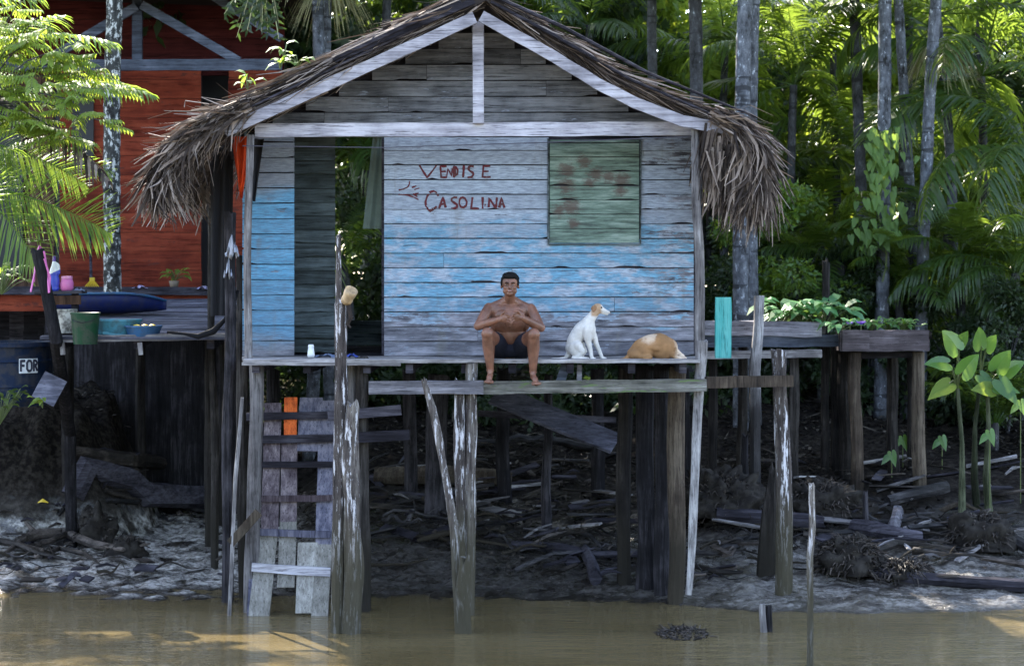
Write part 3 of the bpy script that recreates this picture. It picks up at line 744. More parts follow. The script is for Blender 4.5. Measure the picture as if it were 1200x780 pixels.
# shorts
c_ = Body(); c_.ell(pel + V((0, .01, .02)), (.185, .145, .105), n=20); c_.ell(pel + V((0, -.06, .0)), (.15, .12, .095), n=18)
for s_, kn in ((-1, V(P(571.5, 391, .78))), (1, V(P(625.5, 392, .78)))):
    hip = pel + V((s_ * .095, -.01, -.01)); c_.limb([hip, hip.lerp(kn, .30), hip.lerp(kn, .55)], [.112, .110, .098], 16)
c_.fuse('shorts', .007, .5, M['shorts'], man, 3)
def small(name, c, r, mat, rot=None, par=man):
    q = Body(); q.ell(c, r, rot, 10); q.m.smooth = True; return part(name, q.m, mat, par)
for s_ in (1, -1):
    e = small('eye', hd + V((s_ * .032, -.0745, .008)), (.012, .008, .0038), M['eyew'])
    small('iris', hd + V((s_ * .032, -.0815, .008)), (.0058, .003, .0042), M['dark_eye'], par=e)
    q = Body(); q.limb([hd + V((s_ * .012, -.090, .025)), hd + V((s_ * .030, -.088, .030)), hd + V((s_ * .048, -.074, .026))], [.0035, .0045, .0028], 6); part('eyebrow', q.m, M['hair'], man)
q = Body(); q.limb([hd + V((-.024, -.086, -.049)), hd + V((0, -.096, -.054)), hd + V((.024, -.086, -.049))], [.003, .0065, .003], 8); l_ = part('lips', q.m, M['lip'], man)
q = Body(); q.limb([hd + V((-.011, -.098, -.0515)), hd + V((.011, -.098, -.0515))], [.0017, .0017], 6); part('teeth', q.m, M['teeth'], l_)

# ------------------------------------------------------------------ white dog, sitting, looking right
def dog_mat(name, base, patch, zone):
    n = NT(name); o = n.pos(); q = n.noise(o, 14, 5, .7); x, y, z = n.xyz(o)
    f = zone(n, x, y, z, q); c = n.mix(f, n.mix(n.mr(n.noise(o, 7, 4, .6), .38, .62, .38, 0), base, tuple(k * .45 for k in base)), patch); hr = n.noise(n.scale(o, (60, 60, 160)), 2, 3, .6); c = n.mix(n.mr(hr, .35, .6, .14, 0), c, (.14, .10, .07))
    return n.bsdf(c, .8, n.bump(hr, .5, .004), .2, None)
yd = 1.25; dp = lambda px, py, dy=0: V((PX(px, yd), yd + dy, PZ(py, yd)))
zh = PZ(371, yd)
def zone_w(n, x, y, z, q):
    h = n.m2('MULTIPLY', n.mr(z, zh - .01, zh + .02), n.mr(n.m2('ADD', x, n.m2('MULTIPLY', q, .03)), PX(706, yd) + .02, PX(703, yd) + .01))
    h = n.m2('MULTIPLY', h, n.mr(x, PX(692, yd) - .01, PX(694, yd)))
    return n.m2('MAXIMUM', n.m2('MULTIPLY', h, .85), n.m2('MULTIPLY', n.mr(q, .60, .72), .12))
M['dogw'] = dog_mat('white_dog_coat', (.68, .65, .62), (.36, .20, .09), zone_w)
dog = thing('dog', 'white dog with a tan ear sitting upright on the deck and looking right', 'dog', dp(680, 421))
b = Body()
b.limb([dp(671, 408), dp(673.5, 398), dp(681, 386), dp(689, 380)], [.074, .076, .076, .072], 16)      # trunk rising from rump to chest
b.ell(dp(690, 385), (.070, .080, .100), Matrix.Rotation(-.25, 3, 'Y')); b.ell(dp(692.5, 391), (.045, .06, .065))
b.limb([dp(688, 379), dp(693.5, 371), dp(698.5, 364.5)], [.066, .048, .042], 14)
b.ell(dp(700.5, 360.5), (.052, .045, .045)); b.limb([dp(702.5, 361.5), dp(708, 364.2), dp(713.2, 366)], [.038, .025, .016], 12); b.ell(dp(713.6, 365.8), (.016, .014, .012)); b.limb([dp(704, 365), dp(711.5, 368.2)], [.022, .011])
b.ell(dp(704, 358.8, -.018), (.018, .015, .012)); b.ell(dp(704, 358.8, .018), (.018, .015, .012))
# fore legs
b.limb([dp(687, 386, -.05), dp(688.5, 396, -.055), dp(689.5, 401, -.055), dp(692, 411, -.055), dp(693, 418, -.055)], [.052, .040, .030, .0215, .019], 12)
b.limb([dp(692, 387, .05), dp(697, 397, .052), dp(698.5, 402, .052), dp(703, 412, .052), dp(705.5, 418.3, .052)], [.050, .036, .028, .021, .019], 12)
for q in (dp(695, 420, -.057), dp(708, 420, .052)):
    b.ell(q, (.030, .022, .014))
    for k in (-1, 0, 1): b.ell(q + V((.020 - abs(k) * .004, k * .012, -.001)), (.013, .0075, .011), n=8)
# hind legs: thigh folded forward, hock behind, foot flat
for s_, dx in ((-1, 0), (1, 3)):
    b.ell(dp(674.5 + dx, 407.5, s_ * .06), (.075, .045, .082), Matrix.Rotation(.5, 3, 'Y'))
    b.limb([dp(676 + dx, 405, s_ * .07), dp(682.5 + dx, 411.5, s_ * .075), dp(675 + dx, 418.5, s_ * .07)], [.050, .033, .019], 12)
    b.limb([dp(671 + dx, 419, s_ * .07), dp(679 + dx, 419.6, s_ * .072), dp(684.5 + dx, 420.2, s_ * .072)], [.018, .017, .018], 10); b.ell(dp(685.5 + dx, 420.2, s_ * .072), (.026, .021, .013))
b.limb([dp(667, 414), dp(662.5, 419.6), dp(655, 420.2, -.02), dp(647, 420.0, -.05), dp(640, 420.6, -.08)], [.030, .018, .013, .010, .006], 10)
b.fuse('body', .006, .6, M['dogw'], dog, 3)
M['ear'] = plain('tan_ear_fur', (.25, .13, .065), .8)
for s_ in (-1, 1):
    q = Body(); q.ell(dp(696.5 - (s_ > 0), 361.0, s_ * .040), (.022, .007, .030), Matrix.Rotation(.5, 3, 'Y')); q.ell(dp(695.3, 363.6, s_ * .044), (.012, .006, .015)); q.m.smooth = True; part('ear', q.m, M['ear'], dog)
    small('eye', dp(704.7, 360.2, s_ * .037), (.009, .005, .008), M['dark_eye'], par=dog)
small('nose', dp(715, 365.3), (.009, .010, .008), M['dark_eye'], par=dog)

# ------------------------------------------------------------------ tan dog, curled up asleep with its back to us
yt = 1.22; tp = lambda px, py, dy=0: V((PX(px, yt), yt + dy, PZ(py, yt)))
def zone_t(n, x, y, z, q):
    a = n.mr(n.m2('ADD', x, n.m2('MULTIPLY', q, .12)), PX(788, yt) + .06, PX(797, yt) + .06)
    b_ = n.m2('MULTIPLY', n.mr(n.m2('ADD', n.m2('ABSOLUTE', n.m2('SUBTRACT', x, PX(759, yt))), n.m2('MULTIPLY', n.m2('SUBTRACT', q, .5), .3)), .10, .01), n.mr(n.m2('ADD', z, n.m2('MULTIPLY', n.m2('SUBTRACT', q, .5), .12)), PZ(404, yt), PZ(398, yt), 0, .7))
    return n.m2('MAXIMUM', a, b_)
M['dogt'] = dog_mat('tan_dog_coat', (.32, .17, .075), (.70, .55, .42), zone_t)
dog2 = thing('dog', 'tan dog curled up asleep on the deck beside the white dog', 'dog', tp(770, 421))
b = Body()
b.limb([tp(741, 414), tp(750, 408.5), tp(761, 405), tp(773, 404), tp(783, 407)], [.055, .095, .112, .122, .098], 18)
b.ell(tp(776, 408, -.02), (.125, .10, .125)); b.ell(tp(745, 415, -.03), (.085, .09, .060)); b.ell(tp(756, 411, -.05), (.085, .085, .085))
b.ell(tp(783, 405, .03), (.062, .08, .09)); b.ell(tp(770, 399.5, .03), (.09, .07, .05))
b.limb([tp(785, 409, .04), tp(792, 414, .06), tp(797, 417.5, .05)], [.075, .052, .040]); b.ell(tp(798, 417.5, .03), (.042, .045, .032)); b.limb([tp(799, 418, .02), tp(803.5, 419.8, -.02)], [.028, .014])
b.limb([tp(738, 417, -.02), tp(731, 420.8, -.05), tp(724, 421.2, -.08), tp(717, 420.8, -.10)], [.034, .018, .013, .007])
b.limb([tp(752, 417, -.09), tp(762, 418, -.13), tp(754, 420, -.15)], [.04, .028, .018]); b.limb([tp(786, 414, -.06), tp(793, 419, -.08), tp(800, 420.2, -.08)], [.035, .02, .016])
b.limb([tp(750, 410, -.085), tp(760, 405.5, -.10), tp(770, 408, -.10)], [.03, .035, .03])
b.fuse('body', .008, .6, M['dogt'], dog2, 3)
q = Body(); q.ell(tp(794, 413.5, .02), (.026, .010, .020), Matrix.Rotation(.8, 3, 'Y')); q.m.smooth = True; part('ear', q.m, M['dogt'], dog2)
SUN_EL, SUN_AZ, SUN_E, EXPO = 42, -28, 4.0, 2.65
# ------------------------------------------------------------------ ground and river
def grid_coords(lo, hi, a, b, d, g=1.25):
    c = list(np.arange(a, b, d)); s = d; x = a
    while x > lo: s *= g; x -= s; c.insert(0, x)
    s = d; x = c[-1]
    while x < hi: s *= g; x += s; c.append(x)
    return np.array(c)
gx = grid_coords(-170, 170, -7.2, 7.2, .055); gy = grid_coords(-170, 200, .6, 9, .05)
GX, GY = np.meshgrid(gx, gy); GZ = terrain(GX, GY)
# trampled lumpy wet mud
det = fbm(GX * 9, GY * 12, 3, 31) * .035 + np.abs(fbm(GX * 3.5, GY * 6, 3, 41)) * .05
GZ = GZ + (det - .035) * sm(.8, 2.4, GY) * sm(12, 9, GY)
me = bpy.data.meshes.new('mud_bank'); nx, ny = len(gx), len(gy)
co_ = np.stack([GX, GY, GZ], -1).reshape(-1, 3).astype(np.float32)
ii = (np.arange(ny - 1)[:, None] * nx + np.arange(nx - 1)[None, :]).reshape(-1)
q = np.stack([ii, ii + 1, ii + nx + 1, ii + nx], -1).astype(np.int32)
me.vertices.add(len(co_)); me.vertices.foreach_set('co', co_.reshape(-1)); me.loops.add(q.size); me.loops.foreach_set('vertex_index', q.reshape(-1))
me.polygons.add(len(q)); me.polygons.foreach_set('loop_start', np.arange(0, q.size, 4, dtype=np.int32)); me.polygons.foreach_set('loop_total', np.full(len(q), 4, dtype=np.int32))
me.update(calc_edges=True); me.polygons.foreach_set('use_smooth', [True] * len(me.polygons))
def mud_mat():
    n = NT('wet_river_mud'); o = n.obj(); x, y, z = n.xyz(o)
    a = n.noise(n.scale(o, (2.2, 4, 4)), 1.3, 8, .7); b_ = n.noise(n.scale(o, (1, 1.6, 1)), 14, 6, .7); big = n.noise(o, .7, 4, .6)
    c = n.ramp(n.m2('ADD', n.m2('MULTIPLY', a, .5), n.m2('MULTIPLY', b_, .5)), [(.36, (.006, .0055, .005)), (.5, (.022, .019, .017)), (.64, (.055, .049, .044))])
    silt_sheen = n.m2('MULTIPLY', n.mr(n.noise(n.scale(o, (1.3, 2.6, 2)), 1.6, 7, .72), .40, .54), n.m2('MULTIPLY', n.mr(z, .55, .32), n.mr(z, .0, .04)))
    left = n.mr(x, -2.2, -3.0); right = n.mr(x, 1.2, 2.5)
    silt_sheen = n.m2('MULTIPLY', silt_sheen, n.m2('MAXIMUM', n.m2('MAXIMUM', left, n.m2('MULTIPLY', right, .35)), .12))
    c = n.mix(silt_sheen, c, n.mix(n.mr(b_, .4, .6), (.13, .12, .11), (.46, .44, .42)))  # pale silt, lightened most on the left to paint in the silvery sky sheen
    c = n.mix(n.mr(z, .55, 1.1), c, n.mix(n.mr(b_, .4, .65), (.008, .007, .007), (.03, .026, .022)))  # dark bank soil; also paints under-deck shade onto the raised ground
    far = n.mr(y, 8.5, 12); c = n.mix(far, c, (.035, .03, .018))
    wet = n.m2('MULTIPLY', n.mr(n.m2('ADD', a, n.m2('MULTIPLY', n.m2('SUBTRACT', z, .1), .15)), .66, .44), n.mr(y, 9, 6))
    ro = n.mr(wet, 0, 1, .62, .13)
    nb = n.bump(b_, .6, .022); nb = n.bump(n.noise(n.scale(o, (1, 1.4, 1)), 45, 3, .6), .35, .006, nb)
    ro = n.m2('MAXIMUM', ro, n.mr(z, .5, .85, 0., .95))
    return n.bsdf(c, ro, nb, n.m2('MULTIPLY', n.mr(z, .5, .85, 1., .08), n.mr(wet, .2, .8, .12, .65)))
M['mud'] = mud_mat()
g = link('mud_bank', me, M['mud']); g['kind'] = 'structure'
w = MB(); w.add([(-170, -170, 0), (170, -170, 0), (170, 9, 0), (-170, 9, 0)], [(0, 1, 2, 3)])
def water_mat():
    n = NT('brown_river_water'); o = n.obj()
    big = n.noise(n.scale(o, (.35, 1.0, 1)), .9, 4, .6)
    c = n.mix(n.mr(big, .35, .65), (.098, .074, .034), (.135, .104, .052))
    w1 = n.noise(n.scale(o, (1.1, 5.2, 1)), 1.5, 4, .55, dist=.4); w2 = n.noise(n.scale(o, (3.5, 14, 1)), 1.7, 3, .6); w3 = n.noise(n.scale(o, (.35, 1.5, 1)), 1., 3, .5)
    h = n.m2('ADD', n.m2('ADD', n.m2('MULTIPLY', w1, .55), n.m2('MULTIPLY', w2, .38)), n.m2('MULTIPLY', w3, .7))
    return n.bsdf(c, .03, n.bump(h, .7, .05), .6)
M['water'] = water_mat()
wo = link('river', w.mesh('river'), M['water']); wo['kind'] = 'structure'

# ------------------------------------------------------------------ leaves
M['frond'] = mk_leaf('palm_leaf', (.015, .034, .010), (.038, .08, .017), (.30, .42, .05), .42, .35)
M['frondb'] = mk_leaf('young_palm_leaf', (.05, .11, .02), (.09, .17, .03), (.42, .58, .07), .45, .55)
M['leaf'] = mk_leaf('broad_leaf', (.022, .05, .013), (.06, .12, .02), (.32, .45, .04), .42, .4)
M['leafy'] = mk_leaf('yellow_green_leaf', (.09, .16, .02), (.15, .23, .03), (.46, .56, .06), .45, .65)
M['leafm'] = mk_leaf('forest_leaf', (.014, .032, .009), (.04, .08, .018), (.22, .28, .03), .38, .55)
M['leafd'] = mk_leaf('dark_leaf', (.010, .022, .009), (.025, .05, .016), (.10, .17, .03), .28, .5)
M['tarol'] = mk_leaf('glossy_heart_leaf', (.035, .10, .025), (.07, .17, .03), (.30, .48, .06), .35, .3)
M['stem'] = plain('green_stem', (.09, .12, .035), .5, .4, .3)
def bark(name, d, m_, l, th, white=(.5, .53, .56)):
    n = NT(name); o = n.obj(); r = n.m2('MULTIPLY', n.orand(), 50.)
    a = n.noise(n.scale(o, (7, 7, 3)), 1.2, 6, .72, w=r); g = n.noise(n.scale(o, (1.5, 1.5, 11)), 1., 2, .5, w=r); b_ = n.noise(n.scale(o, (12, 12, 7)), 1.5, 4, .7, w=r)
    c = n.ramp(n.m2('ADD', n.m2('MULTIPLY', a, .6), n.m2('MULTIPLY', b_, .4)), [(.38, d), (.52, m_), (.66, l)])
    c = n.mix(n.mr(g, .36, .42, .8, 0), c, d)
    c = n.mix(n.mr(b_, th, th + .05), c, white); c = n.mix(n.mr(a, .42, .36), c, (.012, .012, .012))
    return n.bsdf(c, .85, n.bump(n.m2('ADD', a, g), .8, .02), .25)
M['trunk'] = bark('palm_trunk_bark', (.02, .021, .024), (.095, .102, .12), (.22, .235, .27), .60, (.34, .37, .42))
M['trunkd'] = bark('dark_trunk_bark', (.015, .015, .015), (.05, .05, .055), (.12, .125, .14), .64, (.3, .32, .35))
M['mottle'] = bark('mottled_palm_bark', (.012, .012, .012), (.05, .052, .05), (.18, .19, .18), .52, (.46, .47, .46))

def frond_mb(base, dirv, length, sag, ll=.5, n=44, droop=.5, w=.034, seed=0, stalk=.14, twist=0., up=(0, 0, 1), mb=None, rach=.012):
    """feather leaf: arched rachis with drooping leaflets on both sides"""
    rr = random.Random(seed); mb = mb or MB(); base = Vector(base); d = Vector(dirv).normalized(); up = Vector(up)
    side0 = d.cross(up); side0 = side0.normalized() if side0.length > .05 else Vector((1, 0, 0)); up2 = side0.cross(d).normalized(); pts = []
    side0 = Matrix.Rotation(twist, 3, d) @ side0
    for i in range(15):
        t = i / 14; pts.append(base + d * (length * t * (1 - .10 * t * t)) - Vector((0, 0, 1)) * sag * length * t * t)
    mb.tube(pts, [rach * (1 - .85 * i / 14) for i in range(15)], 4, r=.9, caps=False)
    for i in range(n):
        t = stalk + (1 - stalk) * (i + .5) / n; k = min(13, int(t * 14)); f = t * 14 - k; q = pts[k].lerp(pts[k + 1], f); tg = (pts[k + 1] - pts[k]).normalized()
        prof = math.sin(math.pi * min(1, (t - stalk) / (1 - stalk) * .86 + .14)) ** .6
        L0 = ll * prof
        for s_ in (-1, 1):
            L = L0 * rr.uniform(.82, 1.1); a = rr.uniform(.75, .95) - .35 * t
            dd = (side0 * s_ * math.sin(a + .25) + tg * math.cos(a + .25) + Vector((0, 0, rr.uniform(-.05, .22)))).normalized()
            dr = droop * rr.uniform(.7, 1.35); p3 = []; ws = []
            for j in range(5):
                u = j / 4; p3.append(q + dd * L * u * (1 - .22 * dr * u) - Vector((0, 0, 1)) * (L * dr * u * u * .8)); ws.append(w * (.45, 1., .9, .6, .06)[j])
            sd = dd.cross(Vector((0, 0, 1))); sd = (sd.normalized() if sd.length > .05 else tg)
            sd = (Matrix.Rotation(rr.uniform(-.5, .5), 3, dd) @ sd)
            mb.ribbon(p3, ws, sd, rr.random())
    return mb
FRM = []
for k in range(4):
    FRM.append(frond_mb((0, 0, 0), (1, 0, (.55, .35, .75, .2)[k]), (2.3, 2.0, 2.5, 1.8)[k], (.42, .30, .62, .36)[k], .52, 38, (.5, .75, .9, .45)[k], .036, k + 50).mesh('frond'))
def rotv(v): return Vector(v)
def palm(base, top, r0, r1, nf, sc, label, group=None, mat='trunk', fm='frond', broom=0, seed=0, cat='palm tree', tilt=0.):
    rr = random.Random(seed); base = Vector(base); top = Vector(top); t = thing('palm_tree', label, cat, base, group)
    if r0:
        w = MB(); n_ = max(6, int((top - base).length / .11)); bend = Vector((rr.uniform(-.12, .12), rr.uniform(-.1, .1), 0)); pts = []; rs = []
        for i in range(n_ + 1):
            f = i / n_; pts.append(base.lerp(top, f) + bend * math.sin(math.pi * f)); rs.append((r0 + (r1 - r0) * f) * (1 + (.06 if i % 2 else 0)))
        w.tube(pts, rs, 10, .06); w.smooth = True; part('trunk', w, M[mat], t)
    for i in range(nf):
        a = 2.4 * i + rr.uniform(-.3, .3); e = rr.uniform(-.55, .9); s_ = sc * rr.uniform(.8, 1.15)
        me_ = FRM[rr.randrange(4)]
        o = link('frond', me_, None, t); 
        if not me_.materials: me_.materials.append(M['frond'])
        if fm != 'frond':
            o.material_slots[0].link = 'OBJECT'; o.material_slots[0].material = M[fm]
        o.location = top - base; o.rotation_euler = (rr.uniform(-.3, .3), -e + tilt, a); o.scale = (s_, s_, s_)
    if broom:
        for bdir in (range(broom)):
            w = MB(); a0 = rr.uniform(0, 6.28)
            c0 = top + Vector((math.cos(a0) * .1, math.sin(a0) * .1, -.45))
            for i in range(110):
                a = rr.uniform(0, 6.28); e = rr.uniform(-.2, 1.); d = Vector((math.cos(a) * math.cos(e), math.sin(a) * math.cos(e), math.sin(e) * .6)); L = rr.uniform(.4, .75); p3 = []
                for j in range(5):
                    u = j / 4; p3.append(c0 + d * L * u - Vector((0, 0, 1)) * L * 1.1 * u * u)
                w.ribbon(p3, [.012, .011, .010, .009, .004], Vector((math.sin(a), math.cos(a), .3)).normalized())
            part('fruit_stalk', w, M['drystalk'], t)
    return t

def leaf_cloud(N, clumps, size, seed, flat=.42, droop=.35, sq=None):
    """many small leaves gathered in clumps; returns quads"""
    r = np.random.RandomState(seed); ci = r.randint(0, len(clumps), N); C = np.array(clumps)[ci]
    u = r.normal(size=(N, 3)); u /= np.linalg.norm(u, axis=1)[:, None]; rad = r.uniform(.25, 1, N) ** .5
    p = C[:, :3] + u * (C[:, 3] * rad)[:, None] * np.array([1, 1, .75])
    d = u * .6 + r.normal(size=(N, 3)) * .6; d[:, 2] -= droop; d /= np.linalg.norm(d, axis=1)[:, None]
    s = np.cross(d, r.normal(size=(N, 3))); s /= np.linalg.norm(s, axis=1)[:, None]
    L = size * r.uniform(.6, 1.3, N)[:, None]; W = L * flat
    V4 = np.stack([p, p + d * L * .45 + s * W * .5, p + d * L, p + d * L * .45 - s * W * .5], 1)
    return V4, np.clip(r.uniform(0, 1, N) * .6 + (ci % 7) / 7 * .4, 0, 1)
CROWN = []
for k in range(4):
    r = random.Random(70 + k); cl = []
    for i in range(26):
        a = r.uniform(0, 6.28); h = r.uniform(-.9, 1.); rd = r.uniform(.3, 1.15) * (1 - .35 * abs(h)); cl.append((math.cos(a) * rd, math.sin(a) * rd, h, r.uniform(.22, .45)))
    Vq, rn = leaf_cloud(9000, cl, .105, 200 + k); CROWN.append((np_mesh('crown', Vq, 0, rn), cl))
def leafy_tree(base, top, sc, label, mat='leaf', seed=0, tr=.07, group=None, name='tree', cat='tree', hs=1.):
    rr = random.Random(seed); base = Vector(base); top = Vector(top); t = thing(name, label, cat, base, group); me_, cl = CROWN[seed % 4]
    w = MB(); m_ = base.lerp(top, .6) + Vector((rr.uniform(-.15, .15), 0, 0)); w.tube([base, base.lerp(m_, .5) + Vector((.05, 0, 0)), m_, top], [tr, tr * .85, tr * .6, tr * .25], 8, .15)
    for c_ in cl[:9]:
        e = top + Vector(c_[:3]) * sc; w.tube([m_, m_.lerp(e, .5) + Vector((0, 0, .1 * sc)), e], [tr * .4, tr * .25, tr * .08], 5, .1)
    part('trunk', w, M['trunkd'], t)
    o = link('crown', me_, None, t)
    if not me_.materials: me_.materials.append(M['leaf'])
    if mat != 'leaf': o.material_slots[0].link = 'OBJECT'; o.material_slots[0].material = M[mat]
    o.location = top - base; o.scale = (sc, sc, sc * hs); o.rotation_euler = (0, 0, rr.uniform(0, 6.28))
    return t
def G(px, y): x = PX(px, y); return Vector((x, y, TZ(x, y) - .05))

# palms whose trunks show
palm(G(136, 7.0), P(139, -140, 7.2), .115, .10, 9, 1.1, 'slender palm with a black and white mottled trunk in front of the red house', seed=1, mat='mottle')
palm(G(362, 8), P(368, -90, 8.), .085, .075, 9, 1.1, 'left of the two thin pale palms rising behind the left roof slope', seed=2, broom=2)
palm(G(388, 8.4), P(384, -60, 8.4), .075, .07, 9, 1.1, 'right of the two thin pale palms rising behind the left roof slope', seed=3, broom=2)
palm(G(455, 10), P(456, -80, 10), .07, .06, 8, 1.1, 'dark slim palm behind the middle of the left roof slope', seed=4, mat='trunkd')
palm(G(762, 9.5), P(763, -90, 9.5), .075, .065, 9, 1.1, 'thin palm rising behind the upper right roof slope', seed=5, mat='trunkd')
palm(G(810, 8.5), P(812, -110, 8.5), .10, .085, 9, 1.1, 'dark palm rising behind the lower right roof slope', seed=6, mat='trunkd')
palm(G(868, 7.4), P(877, -150, 7.4), .105, .095, 10, 1.2, 'thick grey palm trunk, left one of the close pair beside the right eave', seed=7)
palm(G(886, 7.6), P(888, -130, 7.6), .08, .075, 9, 1.1, 'thinner grey palm trunk, right one of the close pair beside the right eave', seed=8)
palm(G(1018, 10), P(998, -90, 10), .085, .075, 9, 1.1, 'dark palm with knotty trunk leaning left', seed=9, mat='trunkd')
palm(G(1032, 8.2), P(1037, -140, 8.2), .095, .085, 10, 1.2, 'pale straight palm trunk wrapped by a climbing vine', seed=10)
palm(G(1085, 8.8), P(1048, -80, 8.8), .075, .065, 9, 1.1, 'pale thin palm crossing behind the dry fruit stalks', seed=11)
palm(G(1060, 10.5), P(1064, -120, 10.5), .10, .09, 8, 1.1, 'dark palm trunk behind the vine-wrapped palm', seed=12, mat='trunkd')
palm(G(1078, 8.0), P(1104, -100, 8.0), .085, .075, 9, 1.1, 'blue-grey palm leaning right beside the dry fruit stalks', seed=13)
palm(G(1150, 13), P(1155, -100, 13), .08, .07, 9, 1.2, 'far palm near the right picture edge', seed=14, mat='trunkd')
# a palm with its crown of dry fruit stalks in view
w = palm(G(1112, 9.3), P(1098, 18, 9.3), .08, .06, 7, .9, 'palm with a spray of dry straw-coloured fruit stalks at mid height', seed=15, broom=3)
# low and mid palms that fill the jungle with fronds
low = [(690, 30, 12, 1.2, 'palm crown peeking over the right roof slope below the dark canopy'), (850, 60, 12, 1.3, 'bright palm crown between the thin roof-side trunk and the grey pair'),
       (930, 100, 10.5, 1.4, 'palm with long drooping dark fronds right of the grey trunk pair'), (975, 30, 13, 1.4, 'backlit yellow-green palm crown at the top centre right'),
       (1010, 190, 11.5, 1.2, 'palm with drooping dark fronds behind the leaning knotty trunk'), (1150, 90, 9.5, 1.6, 'big dark palm crown in the upper right corner'),
       (1210, 190, 8.6, 1.5, 'palm whose long fronds hang in from the right edge'), (1130, 230, 12.5, 1.3, 'palm crown behind the right clearing'),
       (960, 270, 12, 1.0, 'low palm clump behind the hanging right eave'), (890, 210, 13, 1.2, 'half-hidden palm crown behind the grey trunk pair'),
       (1125, 300, 8.2, 1.1, 'feathery palm clump behind the heart-leaf plants'), (985, 300, 8.8, .9, 'low feathery palm behind the thin grey post'), (1050, 340, 8.4, .8, 'low feathery palm behind the planter box'), (925, 320, 9.2, .8, 'low feathery palm behind the broad-leaved plants'), (1190, 320, 7.8, 1.0, 'feathery palm clump at the right edge'), (1110, 250, 10.5, 1.1, 'bright palm in the clearing on the right'), (400, 300, 9.5, 1.1, 'small green palm seen through the doorway'), (430, 200, 11, 1.2, 'taller palm seen through the upper doorway'), (600, 10, 13, 1.3, 'palm crown just above the roof ridge'), (500, 5, 11.5, 1.2, 'palm crown above the left roof slope')]
for i, (px, py, y, sc, lab) in enumerate(low):
    b0 = G(px + 10, y); palm(b0, P(px, py, y), .07, .055, 13, sc * .85, lab, seed=30 + i, mat='trunkd')
# broadleaf trees
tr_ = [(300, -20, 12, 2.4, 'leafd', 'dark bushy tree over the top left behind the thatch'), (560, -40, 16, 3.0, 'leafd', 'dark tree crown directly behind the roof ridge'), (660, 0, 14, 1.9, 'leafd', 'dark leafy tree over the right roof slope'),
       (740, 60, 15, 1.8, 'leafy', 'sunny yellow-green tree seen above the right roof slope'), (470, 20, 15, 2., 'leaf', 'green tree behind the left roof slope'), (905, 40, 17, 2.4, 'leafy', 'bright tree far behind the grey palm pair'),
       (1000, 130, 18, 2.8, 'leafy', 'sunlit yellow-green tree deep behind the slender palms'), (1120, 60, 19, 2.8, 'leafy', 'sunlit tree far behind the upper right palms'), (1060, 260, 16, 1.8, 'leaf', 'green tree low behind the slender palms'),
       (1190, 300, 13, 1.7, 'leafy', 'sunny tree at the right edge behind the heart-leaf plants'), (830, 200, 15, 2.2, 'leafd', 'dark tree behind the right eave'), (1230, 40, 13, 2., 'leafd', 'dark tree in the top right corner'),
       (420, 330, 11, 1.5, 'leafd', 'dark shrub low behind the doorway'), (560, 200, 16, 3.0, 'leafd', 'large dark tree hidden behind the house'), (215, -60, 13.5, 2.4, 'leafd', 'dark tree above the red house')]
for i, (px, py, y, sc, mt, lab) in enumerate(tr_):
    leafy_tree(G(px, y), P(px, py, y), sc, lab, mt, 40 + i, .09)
# shrubs
sh_ = [(930, 300, 8.6, .9, 'leaf', 'brown-green thicket right of the hanging eave'), (1000, 350, 8.6, .6, 'leafd', 'dark bush behind the tall planter'), (1060, 330, 9.2, .8, 'leaf', 'green bush between the slender palm trunks'),
       (1180, 395, 7.4, .7, 'leafd', 'low dark shrub at the right edge'), (870, 330, 9.5, .9, 'leafd', 'dark bush behind the turquoise board'),
       (1110, 290, 12, 1.0, 'leafy', 'sunlit yellow-green bush in the clearing on the right'), (1195, 260, 12, 1.0, 'leafy', 'sunlit bush near the right edge'), (960, 380, 9, .8, 'leafd', 'dark undergrowth bush behind the planter trough'), (1020, 400, 8.5, .7, 'leafd', 'dark bush behind the planter legs'),
       (1130, 430, 8.2, .9, 'leafd', 'dark low bush behind the heart-leaf stems'), (330, 452, 9.6, .9, 'leafd', 'added dark bush behind the ramp side of the house'), (470, 450, 9.8, .9, 'leafd', 'added dark bush seen low behind the leaning pole'), (580, 452, 9.4, .9, 'leafd', 'added dark bush low behind the sitting man'), (690, 450, 9.8, .9, 'leafd', 'added dark bush low behind the white dog'), (800, 450, 9.5, .9, 'leafd', 'added dark bush low behind the right corner post'), (880, 440, 9.9, .9, 'leafd', 'dark bush low behind the planter trough')]  # bushes low behind the house added to block bright ground patches
for i, (px, py, y, sc, mt, lab) in enumerate(sh_):
    if lab: leafy_tree(G(px, y), P(px, py, y), sc, lab, mt, 80 + i, .03, name='shrub', cat='shrub')
# far wood and undergrowth: nobody could count it
cl = []; r = random.Random(99)
for i in range(900):
    y = r.uniform(19, 34); x = r.uniform(-26, 26); z = r.uniform(1, 17) if r.random() < .85 else r.uniform(.5, 3); 
    if z < 11.5 or r.random() < .55: cl.append((x, y, z, r.uniform(.5, 1.3)))
Vq, rn = leaf_cloud(100000, cl, .30, 301); o = link('far_forest', np_mesh('far_forest', Vq, 0, rn), M['leafm']); o['kind'] = 'stuff'; o['label'] = 'dense far wood closing off the view behind all the palms'; o['category'] = 'forest'
cl = []
for i in range(700):
    y = r.uniform(8.0, 19); x = r.uniform(-12, 16) * (y + 18) / 30; cl.append((x, y, TZ(x, y) + r.uniform(0, 1.3) * min(1, (y - 7) / 3), r.uniform(.15, .5)))
Vq, rn = leaf_cloud(45000, cl, .13, 302); o = link('undergrowth', np_mesh('undergrowth', Vq, 0, rn), M['leafd']); o['kind'] = 'stuff'; o['label'] = 'tangled leafy undergrowth covering the ground behind the houses'; o['category'] = 'undergrowth'

